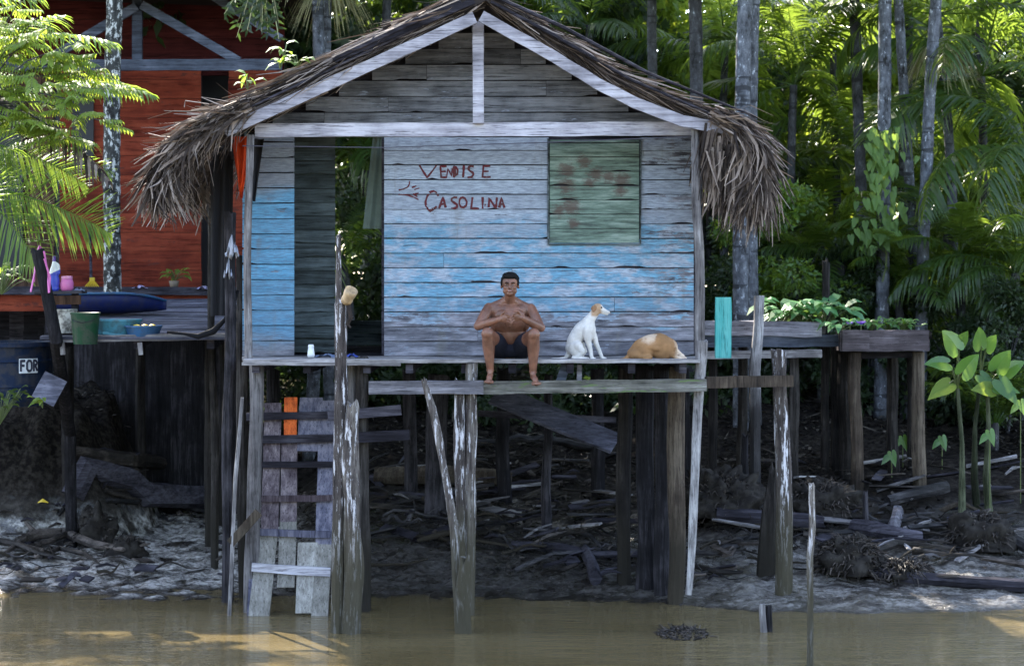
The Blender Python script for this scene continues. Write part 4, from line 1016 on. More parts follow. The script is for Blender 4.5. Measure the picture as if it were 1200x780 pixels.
cl = []  # unseen wood behind the camera, added to block the low front sky
for i in range(260):
    cl.append((r.uniform(-70, 70), r.uniform(-75, -62), r.uniform(0, 17), r.uniform(1.5, 3.5)))
Vq, rn = leaf_cloud(26000, cl, .9, 303, .6); o = link('sky_block_forest', np_mesh('sky_block_forest', Vq, 0, rn), M['leaf']); o['kind'] = 'stuff'; o['label'] = 'unseen wooded bank added across the river to block the low sky'; o['category'] = 'forest'
# ------------------------------------------------------------------ red house
YR = 9.0
rh = thing('red_house', 'dark red plank house with grey-blue roof trusses at the left edge behind the platform', 'house', (-6.5, 11, 1.9))
w = MB(); x0, x1 = PX(70, YR), PX(236, YR); z = PZ(338, YR)
while z < PZ(88, YR): w.plank((x0, YR, z + .12), (x1, YR, z + .12), .262, .03, jit=.004); z += .268
z = PZ(338, YR)
while z < PZ(88, YR): w.plank((PX(268, YR), YR, z + .12), (PX(330, YR), YR, z + .12), .262, .03, jit=.004); z += .268
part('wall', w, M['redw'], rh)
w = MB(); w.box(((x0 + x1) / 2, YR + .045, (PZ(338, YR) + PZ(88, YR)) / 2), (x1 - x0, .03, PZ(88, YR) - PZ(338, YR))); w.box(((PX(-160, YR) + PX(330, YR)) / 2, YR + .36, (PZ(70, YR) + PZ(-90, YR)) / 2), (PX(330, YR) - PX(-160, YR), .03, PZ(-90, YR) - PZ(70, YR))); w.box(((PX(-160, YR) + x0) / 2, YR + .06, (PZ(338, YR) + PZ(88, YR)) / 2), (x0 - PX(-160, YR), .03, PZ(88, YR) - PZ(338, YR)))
part('light_block_lining', w, M['black'], rh)  # backing added to stop sun showing through the plank gaps
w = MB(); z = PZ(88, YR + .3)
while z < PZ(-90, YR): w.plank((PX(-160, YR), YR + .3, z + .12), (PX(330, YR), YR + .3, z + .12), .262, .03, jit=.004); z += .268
part('upper_wall', w, M['redshade'], rh, 'red boards coloured very dark for the shade under the roof')
w = MB(); x = PX(-160, YR)
while x < PX(70, YR): w.plank((x, YR + .02, PZ(338, YR)), (x, YR + .02, PZ(88, YR)), .18, .03, (1, 0, 0)); x += .185
part('side_panel', w, M['brownw'], rh, 'brown upright boards left of the red wall')
w = MB(); w.box((PX(250, YR), YR + 1.2, PZ(215, YR)), (1.6, .05, 3.6)); part('doorway', w, M['black'], rh, 'black panel standing in for the unlit doorway')  # black panel set back in place of the unlit room
w = MB(); w.box((PX(10, YR), YR - .03, PZ(220, YR)), (.42, .03, 2.4)); part('window', w, M['black'], rh)  # flat black panels in place of the dark room behind the windows
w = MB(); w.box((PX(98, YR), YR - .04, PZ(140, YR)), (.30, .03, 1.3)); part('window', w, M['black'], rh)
ZR = PZ(338, YR)
w = MB(); w.plank((PX(-160, 8), 7.9, PZ(340, 7.9)), (PX(283, 8), 7.9, PZ(341, 7.9)), .11, .06); part('sill_beam', w, M['dark'], rh)
w = MB(); w.plank((PX(-160, 8), 7.95, PZ(355, 7.95)), (PX(283, 8), 7.95, PZ(355, 7.95)), .22, .03); part('base_board', w, M['redw'], rh)
w = MB()
for k in range(6): w.plank((PX(-160, 8), 8.05 + k * .2, ZR - .05), (PX(300, 8), 8.05 + k * .2, ZR - .05), .19, .03, (0, 1, 0))
part('porch_floor', w, M['dark'], rh)
YT = 8.0
def tb(a, b, wd=.17):
    w = MB(); w.plank(P(a[0], a[1], YT), P(b[0], b[1], YT), wd, .06, (0, 0, 1) if abs(a[0] - b[0]) > 20 else (1, 0, 0)); part('truss_beam', w, M['beamblue'], rh)
tb((-160, 77), (330, 76), .15)
YT = 8.07; tb((166, 6), (280, 72), .12); tb((160, 8), (60, 68), .12); tb((236, -12), (330, 46), .10)
YT = 8.14; tb((161, -40), (161, 82), .13)
w = MB()
w.add([(PX(-180, 7.4), 7.2, 7.3), (PX(345, 7.4), 7.2, 7.1), (PX(345, 7.4), 13, 7.3), (PX(-180, 7.4), 13, 7.5), (PX(-180, 7.4), 7.2, 7.36), (PX(345, 7.4), 7.2, 7.16), (PX(345, 7.4), 13, 7.36), (PX(-180, 7.4), 13, 7.56)],
      [(3, 2, 1, 0), (4, 5, 6, 7), (0, 1, 5, 4), (1, 2, 6, 5), (2, 3, 7, 6), (3, 0, 4, 7)])
part('roof', w, M['matd'], rh)
w = MB(); x = PX(-160, YR)
while x < PX(300, YR): w.plank((x, YR + .4, PZ(345, YR)), (x, YR + .4, .9), .21, .03, (1, 0, 0)); x += .205
w.box(((PX(-160, YR) + PX(300, YR)) / 2, YR + .45, 2.0), (PX(300, YR) - PX(-160, YR), .03, 2.2))
part('shade_skirting', w, M['dark'], rh)  # dark boards added to block sunlit ground and blacken the space below
for px in (-60, 60, 210, 275):
    w = MB(); a = P(px, 342, 8.2); w.post(a, (a.x, 8.2, TZ(a.x, 8.2) - .2), .14); part('stilt', w, M['darkv'], rh)
for (a, b, c, lab) in (((100, 'rake'), 0, 0, 0),):
    r0 = thing('rake', 'rake with yellow head leaning on the red wall beside the mottled palm', 'rake', P(108, 338, 8.85))
    w = MB(); w.tube([P(107, 332, 8.8), P(105, 262, 8.95)], .02, 6); part('handle', w, M['dark'], r0)
    M['yellow'] = plain('yellow_plastic', (.55, .38, .02), .5); w = MB(); hd_ = P(108, 331, 8.78)
    for k in range(7): w.tube([hd_ + Vector((0, 0, .05)), hd_ + Vector(((k - 3) * .035, -.02, -.07))], .008, 4)
    w.box(hd_ + Vector((0, 0, .04)), (.07, .02, .06)); part('head', w, M['yellow'], r0)
M['pot'] = plain('clay_pot', (.22, .17, .13), .8, .3, .4)
def leafplant(name, label, cat, base, pot, N, size, mat, h, seed, spread=.12, group=None):
    t = thing(name, label, cat, base, group); base = Vector(base)
    if pot:
        w = MB(); w.lathe([(0, 0), (pot * .7, 0), (pot, pot * 1.5), (pot * .85, pot * 1.5), (pot * .8, pot * 1.3), (0, pot * 1.3)], base, 16); w.smooth = True; part('pot', w, M['pot'], t); base = base + Vector((0, 0, pot * 1.3))
    rr = random.Random(seed); st = MB(); lf = MB()
    for i in range(N):
        a = rr.uniform(0, 6.28); e = Vector((math.cos(a) * spread * rr.random() * 1.5, math.sin(a) * spread * rr.random(), h * rr.uniform(.4, 1))); st.tube([base, base + e * .6 + Vector((0, 0, .02)), base + e], .004, 4)
        q = base + e; d = Vector((math.cos(a), math.sin(a) * .7 - .3, rr.uniform(-.5, .6))).normalized(); s_ = d.cross(Vector((0, -.4, 1))).normalized(); L = size * rr.uniform(.7, 1.2); n_ = s_.cross(d)
        p3 = [q, q + d * L * .3 + n_ * L * .06, q + d * L * .65 + n_ * L * .03, q + d * L - Vector((0, 0, L * .25))]; lf.ribbon(p3, [L * .12, L * .5, L * .42, L * .03], s_, rr.random())
    part('stem', st, M['stem'], t); part('leaves', lf, M[mat], t); return t
leafplant('potted_plant', 'small plant in a pale pot on the red house sill', 'plant', P(204, 338, 7.93), .07, 18, .11, 'leafy', .16, 3)
M['cloth'] = plain('pale_cloth', (.45, .40, .62), .9)
def rag(px, py, y, sx, sz, mat, label, name='cloth', cat='cloth', seed=0):
    rr = random.Random(seed); c = P(px, py, y); vs = []; n_ = 9
    for j in range(n_):
        for i in range(n_): u, v = i / 8 - .5, j / 8 - .5; vs.append((c.x + u * sx, c.y + v * .12, c.z + sz * (.3 + mnoise.noise(Vector((u * 5 + seed, v * 5, 0)))) * (1 - 2 * abs(u) * .8)))
    w = MB(); w.add(vs, [(j * n_ + i, j * n_ + i + 1, (j + 1) * n_ + i + 1, (j + 1) * n_ + i) for j in range(8) for i in range(8)]); w.smooth = True
    return solo(name, w, M[mat], label, cat)
rag(165, 338, 7.9, .22, .07, 'cloth', 'small lavender rag on the sill right of the mottled palm', seed=1)
rag(238, 339, 7.9, .22, .08, 'cloth', 'small lavender rag on the sill beside the dark doorway', seed=2)

# ------------------------------------------------------------------ work platform beside the house
pf = thing('platform', 'old wooden work platform with gappy boards between the two houses', 'platform', (-4, 4.5, 2.6))
def zpl(y): return 2.69 + .33 * (y - 2.8) / 4.4
w = MB(); y = 2.75
while y < 7.6:
    w.plank((PX(62, 3.2) + R.uniform(-.1, .1), y, zpl(y)), (PX(286, 3) + R.uniform(-.1, .05), y, zpl(y) + R.uniform(-.01, .01)), .135, .03, (0, 1, .08), jit=.005); y += .155
part('floor', w, M['slat'], pf)
w = MB(); w.plank(P(64, 397, 2.72), P(290, 394, 2.72), .07, .05); part('edge_beam', w, M['deckw'], pf)
w = MB(); x = PX(84, 6.8)
while x < PX(288, 6.8): w.plank((x, 6.8, zpl(6.8) - .02), (x, 6.8, TZ(x, 6.8) - .1), .2, .03, (1, 0, 0)); x += .197
w.box(((PX(84, 6.8) + PX(288, 6.8)) / 2, 6.85, 1.7), (PX(288, 6.8) - PX(84, 6.8), .03, 2.4)); part('added_shade_boards', w, M['darkv'], pf)  # dark boards added in place of the open shade under the platform
for px in (78, 165, 250):
    w = MB(); w.plank((PX(px, 3), 2.8, zpl(2.8) - .08), (PX(px, 3), 7.5, zpl(7.5) - .08), .1, .08); part('joist', w, M['dark'], pf)
for px, y, wd in ((80, 5.3, .15), (165, 6.2, .13), (246, 4.6, .13), (262, 6, .13)):
    w = MB(); a = Vector((PX(px, y), y, zpl(y) - .03)); w.post(a, (a.x, y, TZ(a.x, y) - .2), wd); part('stilt', w, M['darkz'], pf)
for px in (73, 164):
    w = MB(); w.plank(P(px, 401, 2.66), P(px + 1, 416, 2.66), .05, .03, (1, 0, 0)); part('peg', w, M['greyz'], pf)

# shelf with bottle and jar
sf = thing('shelf', 'small rough shelf table standing on the platform and carrying a bottle and a jar', 'shelf', P(70, 392, 3.3))
w = MB(); w.plank(P(44, 343.5, 3.3), P(99, 342, 3.3), .26, .035, (0, 1, 0)); part('top', w, M['dark'], sf)
for px, y in ((58, 3.25), (88, 3.25), (62, 3.4)):
    w = MB(); w.plank(P(px, 344, y), (PX(px, y), y, zpl(y)), .07, .05, (1, 0, 0)); part('leg', w, M['dark'], sf)
w = MB(); w.plank(P(50, 352, 3.2), P(95, 351, 3.2), .10, .025); part('apron', w, M['brownw'], sf)
ZS = P(0, 343, 3.3).z + .018
def vess(name, label, cat, c, prof, mat, n=24): 
    t = thing(name, label, cat, c); w = MB(); w.lathe(prof, c, n); w.smooth = True; part('body', w, mat, t); return t
def bott_mat():
    n = NT('white_blue_bottle'); z = n.xyz(n.obj())[2]; x = n.xyz(n.obj())[0]
    c = n.mix(n.mr(n.m2('ADD', z, n.m2('MULTIPLY', x, -.5)), .20, .215), (.04, .07, .50), (.80, .82, .86)); return n.bsdf(c, .3, None, .5)
c = Vector((PX(63.5, 3.26), 3.26, ZS)); t = thing('detergent_bottle', 'white and blue plastic bottle with violet cap and loop handle on the shelf', 'bottle', c)
q = Body(); q.ell(c + V((0, 0, .10)), (.060, .040, .11)); q.ell(c + V((0, 0, .20)), (.052, .035, .09)); q.limb([c + V((0, 0, .26)), c + V((0, 0, .33))], [.035, .018]); q.limb([c + V((.0, 0, .32)), c + V((.05, 0, .29)), c + V((.052, 0, .20))], [.014, .014, .016]); q.ell(c + V((0, 0, .03)), (.058, .038, .04))
q.fuse('body', .005, .5, bott_mat(), t, 1)
M['violet'] = plain('violet_plastic', (.12, .05, .35), .4); M['pink'] = plain('pink_plastic', (.62, .16, .42), .35)
w = MB(); w.lathe([(0, .39), (.017, .39), (.019, .34), (.018, .33)], c, 14); part('cap', w, M['violet'], t)
c = Vector((PX(78.5, 3.27), 3.27, ZS)); t = vess('jar', 'round pink plastic jar with a lid right of the blue and white bottle', 'jar', c, [(0, 0), (.055, 0), (.07, .03), (.072, .09), (.06, .13), (.055, .135)], M['pink'])
w = MB(); w.lathe([(.058, .135), (.061, .14), (.061, .165), (0, .17)], c, 20); part('lid', w, plain('light_pink_plastic', (.72, .30, .55), .35), t)
M['bluegrey'] = plain('blue_grey_cloth', (.12, .16, .26), .9); rag(92, 341, 3.27, .14, .05, 'bluegrey', 'crumpled blue-grey rag at the end of the shelf', seed=4)
# leaning post with pink rope
w = MB(); w.post(P(44, 292, 2.62), P(66, 400, 2.66), .14, jag=.03, wob=.08); w.post(P(66, 395, 2.66), P(82, 520, 2.7), .13, w2=.12, jag=0, wob=.08)
lp = MB(); A_, B_, C_ = P(44, 292, 2.5), P(66, 398, 2.6), P(84, 520, 5.0); bb = [A_.lerp(B_, k / 8) for k in range(8)] + [B_.lerp(C_, k / 10) for k in range(11)]
bb[-1].z = min(bb[-1].z, TZ(bb[-1].x, 5.)) - .1
lp.tube(list(reversed(bb)), .068, 10, .1, .05); solo('leaning_post', lp, M['darkv'], 'thick dark post leaning left with a pink cord looped over its top', 'post')
w = MB(); pk = [(36, 342), (41, 318), (45, 297), (46, 288), (50, 292), (53, 310), (56, 340), (57, 322), (50, 300), (45, 290), (42, 300), (40, 330)]
w.tube([P(a, b, 2.5 + .05 * (i % 3)) for i, (a, b) in enumerate(pk)], .010, 6); w.tube([P(a + 1.5, b + 3, 2.48 + .04 * (i % 2)) for i, (a, b) in enumerate(pk[2:9])], .012, 6)
solo('cord', w, M['pink'], 'pink cord looped over the top of the leaning dark post', 'cord')
# tubs on the platform
def tub(name, label, cat, px, pyb, y, r0, r1, h, mat, sx=1., rim=.006, n=32, wob=0):
    c = P(px, pyb, y); t = thing(name, label, cat, c); w = MB(); k = .012
    w.lathe([(0, 0), (r0, 0), (r0 * .5 + r1 * .5, h * .5), (r1, h), (r1 + rim, h + .004), (r1 + rim, h - .012), (r1 + rim - .003, h + .008), (r1 - k, h), (r0 - k, k), (0, k)], (0, 0, 0), n)
    w.v = [(v[0] * sx + c.x, v[1] + c.y, v[2] + c.z) for v in w.v]; w.smooth = False; part('body', w, mat, t); return t, c
M['bucketg'] = plain('green_plastic', (.004, .040, .016), .5, .25, .5); M['basinl'] = plain('light_blue_plastic', (.06, .22, .29), .5, .3, .5); M['basind'] = plain('deep_blue_plastic', (.015, .09, .22), .45, .5, .4)
M['can'] = plain('rusty_white_tin', (.50, .48, .42), .5, .5, .9)
t, c = tub('bucket', 'square-sided green plastic bucket hanging over the front edge of the platform', 'bucket', 100, 403, 2.56, .125, .155, .33, M['bucketg'])
w = MB(); w.tube([c + V((-.155, 0, .31)), c + V((-.10, -.13, .25)), c + V((.0, -.16, .23)), c + V((.10, -.13, .25)), c + V((.155, 0, .31))], .004, 5); part('handle', w, M['dark'], t)
tub('paint_tin', 'rusty white tin behind the green bucket', 'tin', 77, 390, 2.95, .12, .12, .25, M['can'])
t, c = tub('basin', 'light blue plastic basin right of the green bucket', 'basin', 138, 393, 3.0, .20, .26, .17, M['basinl'])
t, c = tub('basin', 'dark blue plastic basin with scrubbing pads, rightmost of the tubs', 'basin', 168, 396, 2.85, .155, .20, .13, M['basind'])
for i, dx in enumerate((-.07, .02, .10)):
    q = Body(); q.ell(c + V((dx, -.02, .13)), (.04, .04, .02)); q.m.smooth = True; solo('scrub_pad', q.m, M['yellow'], 'small yellow scrubbing pad lying in the dark blue basin', 'pad', 'scrubbing pads in the dark blue basin')
w = MB(); a = P(126, 391, 2.72); w.plank(a, P(146, 393, 2.72), .02, .012); w.box(a + V((-.02, 0, .01)), (.06, .02, .03)); solo('scrubbing_brush', w, M['basinl'], 'light blue brush lying in front of the light blue basin', 'brush')
# canoe
cn = thing('canoe', 'dark blue wooden canoe lying on the platform below the red house', 'canoe', P(150, 369, 5.2))
L = []; n_ = 30; x0, x1 = PX(60, 5.2), PX(195, 5.2); zb = PZ(368, 5.2); w = MB(); vs = []
for i in range(n_ + 1):
    u = i / n_; x = x0 + (x1 - x0) * u; wd = .30 * (1 - max(0, (u - .3) / .7) ** 2.6) + .015; sh = .05 * max(0, (u - .4) / .6) ** 2; hh = .25 * (1 - .55 * max(0, (u - .5) / .5) ** 2.5)
    for k in range(9):
        a = math.pi * k / 8; vs.append((x, 5.2 - math.cos(a) * wd, zb + sh + hh - math.sin(a) ** .7 * hh))
    for k in range(9):
        a = math.pi * (8 - k) / 8; vs.append((x, 5.2 - math.cos(a) * (wd - .02), zb + sh + hh + .001 - max(0, math.sin(a)) ** .7 * (hh - .025)))
w.add(vs, [(i * 18 + k, i * 18 + (k + 1) % 18, i * 18 + 18 + (k + 1) % 18, i * 18 + 18 + k) for i in range(n_) for k in range(18)] + [tuple(range(18)), tuple(n_ * 18 + k for k in reversed(range(18)))])
w.smooth = True; M['canoe'] = plain('deep_blue_boat_paint', (.007, .016, .10), .5, .3, .35); part('hull', w, M['canoe'], cn)
w = MB(); w.tube([(x0 + (x1 - x0) * u, 5.2 - .30 * (1 - max(0, (u - .3) / .7) ** 2.6) - .02, zb + .05 * max(0, (u - .4) / .6) ** 2 + .25 * (1 - .55 * max(0, (u - .5) / .5) ** 2.5)) for u in [k / 24 for k in range(25)]], .016, 6); part('gunwale', w, M['basind'], cn)
# tank with label
M['tank'] = plain('dark_blue_plastic', (.005, .014, .040), .6, .2, .5)
yt_ = 3.6; tc = Vector((PX(4, yt_), yt_, PZ(474, yt_))); tk = thing('water_tank', 'big round dark blue water tank with a white FOR label at the left edge', 'tank', tc)
w = MB(); Ht = PZ(400, yt_) - tc.z; w.lathe([(0, 0), (.50, 0), (.52, .2), (.535, .22), (.52, .24), (.54, .48), (.555, .5), (.54, .52), (.555, Ht - .05), (.59, Ht - .05), (.59, Ht), (.54, Ht), (.52, .05), (0, .05)], tc, 40); part('body', w, M['tank'], tk)
def cyl(a, z, r=.556): return (tc.x + r * math.sin(a), tc.y - r * math.cos(a), z)
w = MB(); a0, a1 = .56, .98; z0, z1 = PZ(437, 3.2), PZ(420, 3.2); n_ = 10; vs = []
for i in range(n_ + 1): a = a0 + (a1 - a0) * i / n_; vs += [cyl(a, z0), cyl(a, z1)]
w.add(vs, [(2 * i, 2 * i + 2, 2 * i + 3, 2 * i + 1) for i in range(n_)]); lb = part('label', w, plain('white_label', (.62, .64, .68), .6), tk)
w = MB(); hz = z1 - z0
def lt(pts, wd=.014):
    pp = [V(cyl(a0 + (a1 - a0) * u, z0 + hz * v, .562)) for u, v in pts]
    for q1, q2 in zip(pp, pp[1:]):
        d = (q2 - q1).normalized(); n2 = V((0, -1, 0)).cross(d).normalized() * wd; w.add([q1 - n2 - d * .005, q1 + n2 - d * .005, q2 + n2 + d * .005, q2 - n2 + d * .005], [(0, 1, 2, 3)])
lt([(.08, .15), (.08, .85), (.28, .85)]); lt([(.08, .52), (.25, .52)])
lt([(.38, .3), (.38, .7), (.45, .85), (.56, .85), (.62, .7), (.62, .3), (.56, .15), (.45, .15), (.38, .3)]); lt([(.74, .15), (.74, .85), (.86, .85), (.92, .7), (.86, .55), (.74, .5)]); lt([(.82, .5), (.93, .15)])
part('lettering', w, plain('dark_lettering', (.01, .012, .03), .7), lb, 'dark capital letters reading FOR')
w = MB(); w.plank(P(50, 470, 2.9), P(66, 441, 3.0), .26, .02, (1, .2, 0)); solo('board', w, M['slat'], 'short grey board leaning under the blue tank', 'board')
# hose and cloth near the left corner of the house
M['hose'] = plain('dull_black_rubber', (.010, .010, .012), .95, .1)
w = MB(); w.tube([P(a, b, 1.75) for a, b in ((196, 389), (216, 391), (232, 394), (250, 388), (264, 374), (274, 355), (279, 340))], [.015, .015, .03, .035, .02, .018, .016], 8); solo('hose', w, M['hose'], 'thick black hose curving over the right end of the platform', 'hose')
M['plasticw'] = plain('grey_plastic_bag', (.42, .45, .55), .5)
rag(272, 300, 1.6, .13, .3, 'plasticw', 'torn grey plastic hanging on the post left of the blue wall', 'plastic_bag', 'bag', 7)
rag(268, 325, 1.65, .09, .25, 'plasticw', 'small strip of grey plastic on the post below the torn bag', 'plastic_strip', 'bag', 9)
M['redcloth'] = plain('orange_red_cloth', (.60, .06, .012), .8, .2, .2, (.7, .10, .02), .3); M['blackcloth'] = plain('black_cloth', (.012, .012, .016), .9)
def hang(px0, px1, py0, py1, y, mat, label, taper=.5, seed=0):
    vs = []; n_ = 12
    for j in range(n_ + 1):
        f = j / n_; a = px0 + (px1 - px0) * .5 * taper * f; b = px1 - (px1 - px0) * .5 * taper * f
        for i in range(n_ + 1):
            u = i / n_; q = P(a + (b - a) * u, py0 + (py1 - py0) * f, y); q.y += .04 * math.sin(u * 14 + seed + f * 2); vs.append(q)
    w = MB(); w.add(vs, [(j * 13 + i, j * 13 + i + 1, j * 13 + i + 14, j * 13 + i + 13) for j in range(12) for i in range(12)]); w.smooth = True
    return solo('hanging_cloth', w, M[mat], label, 'cloth')
hang(270, 296, 160, 232, 1.5, 'redcloth', 'orange-red cloth hanging under the left eave', .9, 1)
hang(246, 274, 165, 370, 2.1, 'blackcloth', 'long black sheet hanging in the gap left of the blue wall', .1, 2)  # plain black sheet filling the gap
hang(286, 310, 163, 236, 1.6, 'blackcloth', 'black cloth draped beside the orange-red cloth', .9, 3)
# cup and horn
c = P(364.5, 415.5, 1.35); c.z = ZD + .002; t = thing('cup', 'white plastic cup standing on the deck below the doorway', 'cup', c); w = MB(); w.lathe([(0, 0), (.032, 0), (.038, .02), (.025, .13), (.024, .125), (.033, .02), (0, .01)], c, 20); w.smooth = True; part('body', w, M['whitep'], t)
w = MB(); w.lathe([(.028, .10), (.032, .105), (.026, .125)], c, 20); part('rim', w, M['whitep'], t)
M['bluerag'] = plain('blue_rag', (.03, .06, .30), .9); rag(412, 418, 1.2, .13, .06, 'bluerag', 'crumpled blue rag on the deck behind the tall mooring post', seed=12); rag(385, 418, 1.4, .3, .05, 'bluegrey', 'flat blue-grey rag on the deck right of the white cup', seed=13)

# ------------------------------------------------------------------ mooring posts and poles in front
def post(name, label, cat, pts, wd, y, mat, jag=.08, ys=None, wob=.15, group=None, deep=.3, n=10):
    w = MB(); ys = ys or [y] * len(pts); Q = [P(a, b, yy) for (a, b), yy in zip(pts, ys)]; wd = wd if hasattr(wd, '__len__') else [wd] * len(pts)
    Q[-1].z = min(Q[-1].z, TZ(Q[-1].x, Q[-1].y)) - deep
    c = []; r_ = []
    for i in range(len(Q) - 1):
        k_ = max(2, int((Q[i] - Q[i + 1]).length / .10))
        for k in range(k_): f = k / k_; c.append(Q[i].lerp(Q[i + 1], f)); r_.append((wd[i] + (wd[i + 1] - wd[i]) * f) * S(ys[i]) / 2)
    c.append(Q[-1]); r_.append(wd[-1] * S(ys[-1]) / 2)
    w.tube(list(reversed(c)), list(reversed(r_)), n, wob, jag); return solo(name, w, M[mat], label, cat, group)
post('mooring_post', 'tall white-flaked post in the water whose thin top carries a tin can', 'post', [(396.5, 276), (397, 350), (399, 356), (400, 460), (397, 600), (394, 742)], [6, 7, 14, 15, 15, 15], -.02, 'post', jag=.05)
post('mooring_post', 'thick knotty broken post standing against the tall flaked post in the water', 'post', [(412, 474), (411, 560), (414, 640), (413, 742)], [15, 19, 19, 21], -.06, 'post', jag=.16, wob=.3)
c = P(406, 352, -.06); t = thing('can', 'rusty open tin can stuck on the tall flaked mooring post', 'can', c); rt = Matrix.Rotation(.5, 3, 'Y') @ Matrix.Rotation(.5, 3, 'X')
w = MB(); w.lathe([(0, -.02), (.05, -.02), (.056, .02), (.052, .04), (.06, .08), (.062, .13), (.054, .13), (.048, 0), (0, 0)], c, 18, rot=rt); w.smooth = True; part('body', w, plain('pale_rusty_tin', (.52, .36, .20), .5, .5, .5), t)
w = MB(); w.tube([P(408, 358, -.08), P(411, 372, -.08), P(407, 380, -.08), P(411, 384, -.08)], [.02, .022, .016, .01], 7, .3); part('knot', w, M['thatch'], t)
post('stub_post', 'short weathered stub post in the water at the foot of the paired stilts', 'post', [(546, 655), (543, 690), (546, 742)], [13, 18, 19], -.05, 'post', jag=.1, wob=.25)
post('leaning_pole', 'crooked pale pole leaning right against the stub post in the water', 'pole', [(497, 445), (507, 480), (523, 560), (532, 620), (541, 668)], [6, 9, 9, 9, 9], .1, 'post', ys=[.2, .2, .15, .1, .05], wob=.2, jag=.06)
post('water_stick', 'thin pale stick standing in the water right of the house', 'stick', [(951, 569), (952, 620), (949, 650), (950, 700), (948, 800)], [7, 8, 8, 7, 8], -1.6, 'post', jag=.05, wob=.15)
post('thin_pole', 'tall thin crooked pole left of the house below the eave', 'pole', [(246, 215), (248, 300), (247, 400), (252, 500), (252, 668)], [6, 8, 8, 9, 9], 3.4, 'darkz', wob=.15)
post('thin_pole', 'thin straight cane leaning beside the plank ramp', 'pole', [(284, 466), (276, 560), (266, 706)], [4, 5, 5], .9, 'greyz', wob=.1, jag=.02)
w = MB(); w.plank(P(303, 600, .9), P(270, 636, .9), .09, .04); solo('board', w, M['brownz'], 'short brown board slanting left from the plank ramp', 'board')
post('free_post', 'tall grey post rising from the mud and holding the brown beam at the right', 'post', [(912, 411), (916, 500), (919, 600), (918, 672)], [17, 18, 19, 18], 1.62, 'post', jag=.08)
post('stump_post', 'short dark broken post left of the tall grey post in the mud', 'post', [(905, 556), (902, 600), (897, 660)], [8, 20, 24], 2.1, 'darkz', jag=.2)
post('upright_board_post', 'bare split post sticking up beside the turquoise board', 'post', [(890, 347), (889, 380), (884, 436), (886, 560)], [12, 13, 14, 12], 4.4, 'grey885', jag=.05)
post('thin_stump', 'thin black stump in the mud between the house and the tall grey post', 'post', [(873, 510), (872, 585)], [8, 12], 4.3, 'darkv', jag=.1)
post('thin_stump', 'small pointed stump right of the water stick', 'post', [(1014, 578), (1015, 612)], [6, 9], 3.4, 'darkv', jag=.1)
post('old_post', 'thin grey post rising behind the planter leaves', 'post', [(968, 307), (968, 380), (966, 545)], [9, 10, 10], 5.2, 'darkz')
post('water_stub', 'lone piling stub poking out of the water at the right', 'post', [(893, 707), (898, 722)], [8, 9], .0, 'greyz', jag=.02, deep=.0)
post('water_stub', 'shorter dark piling stub leaning on its neighbour in the water', 'post', [(901, 709), (903, 722)], [7, 8], .03, 'darkv', jag=.02, deep=.0)

# turquoise board
w = MB(); w.plank(P(847.5, 348, 1.95), P(847.5, 419, 1.95), .165, .03, (1, 0, 0), jit=.004); tq = solo('turquoise_board', w, M['turq'], 'narrow turquoise painted board standing right of the house corner', 'board')

# ------------------------------------------------------------------ plank ramp
rp_ = thing('plank_ramp', 'ladder-like ramp of upright planks and cross rungs rising out of the water to the deck', 'ramp', P(340, 720, .9))
def rpl(name, a, b, wd, mat, dy=0, label=None, t=.03):
    ya = 1.75 - (a[1] - 465) / 255 * .85 + dy; yb = 1.75 - (b[1] - 465) / 255 * .85 + dy
    w = MB(); A, B = P(a[0], a[1], ya), P(b[0], b[1], yb); w.plank(A, B, wd * S((ya + yb) / 2), t, (1, 0, 0), jit=.004); return part(name, w, M[mat], rp_, label)
M['rampd'] = mk_wood('ramp_upper_boards', (.03, .03, .05), (.095, .095, .135), (.22, .21, .26), 'z', 1.)
M['rampb'] = mk_wood('ramp_brown_boards', (.03, .02, .025), (.10, .08, .09), (.24, .20, .21), 'z', 1.)
rpl('plank', (320, 472), (316, 626), 20, 'rampb'); rpl('plank', (314, 622), (303, 728), 24, 'lower')
rpl('plank', (341, 466), (340, 516), 15, 'orange', -.02, 'orange painted piece at the top of a plank'); rpl('plank', (339.5, 514), (338, 612), 19, 'rampb'); rpl('plank', (338, 608), (335, 688), 20, 'lower', label='plank with worn pale lower end')
rpl('plank', (365, 466), (362, 528), 27, 'rampd'); rpl('plank', (361, 636), (358, 718), 24, 'lower', label='short pale plank hanging at the bottom')
rpl('plank', (384, 470), (379, 640), 19, 'rampd'); rpl('plank', (380, 638), (374, 728), 19, 'lower')
for (a, b, dy, wd, mt) in (((288, 488), (392, 486), -.06, 9, 'dark'), ((293, 515), (392, 513), -.06, 9, 'dark'), ((305, 544), (390, 544), -.05, 7, 'dark'), ((302, 584), (390, 583), -.05, 7, 'rampb'), ((297, 623), (388, 626), -.05, 8, 'rampd'), ((295, 664), (388, 670), -.05, 10, 'grey')):
    ya = 1.75 - (a[1] - 465) / 255 * .85 + dy; w = MB(); w.plank(P(a[0], a[1], ya), P(b[0], b[1], ya), wd * S(ya), .04, jit=.005); part('rung', w, M[mt], rp_)
for a, b in (((306, 500), (293, 722)), ((391, 480), (381, 722))):
    ya = 1.75 - (a[1] - 465) / 255 * .85; w = MB(); w.plank(P(a[0], a[1], ya + .05), P(b[0], b[1], .95), .05, .09, (1, 0, 0)); part('side_rail', w, M['rampd'], rp_)

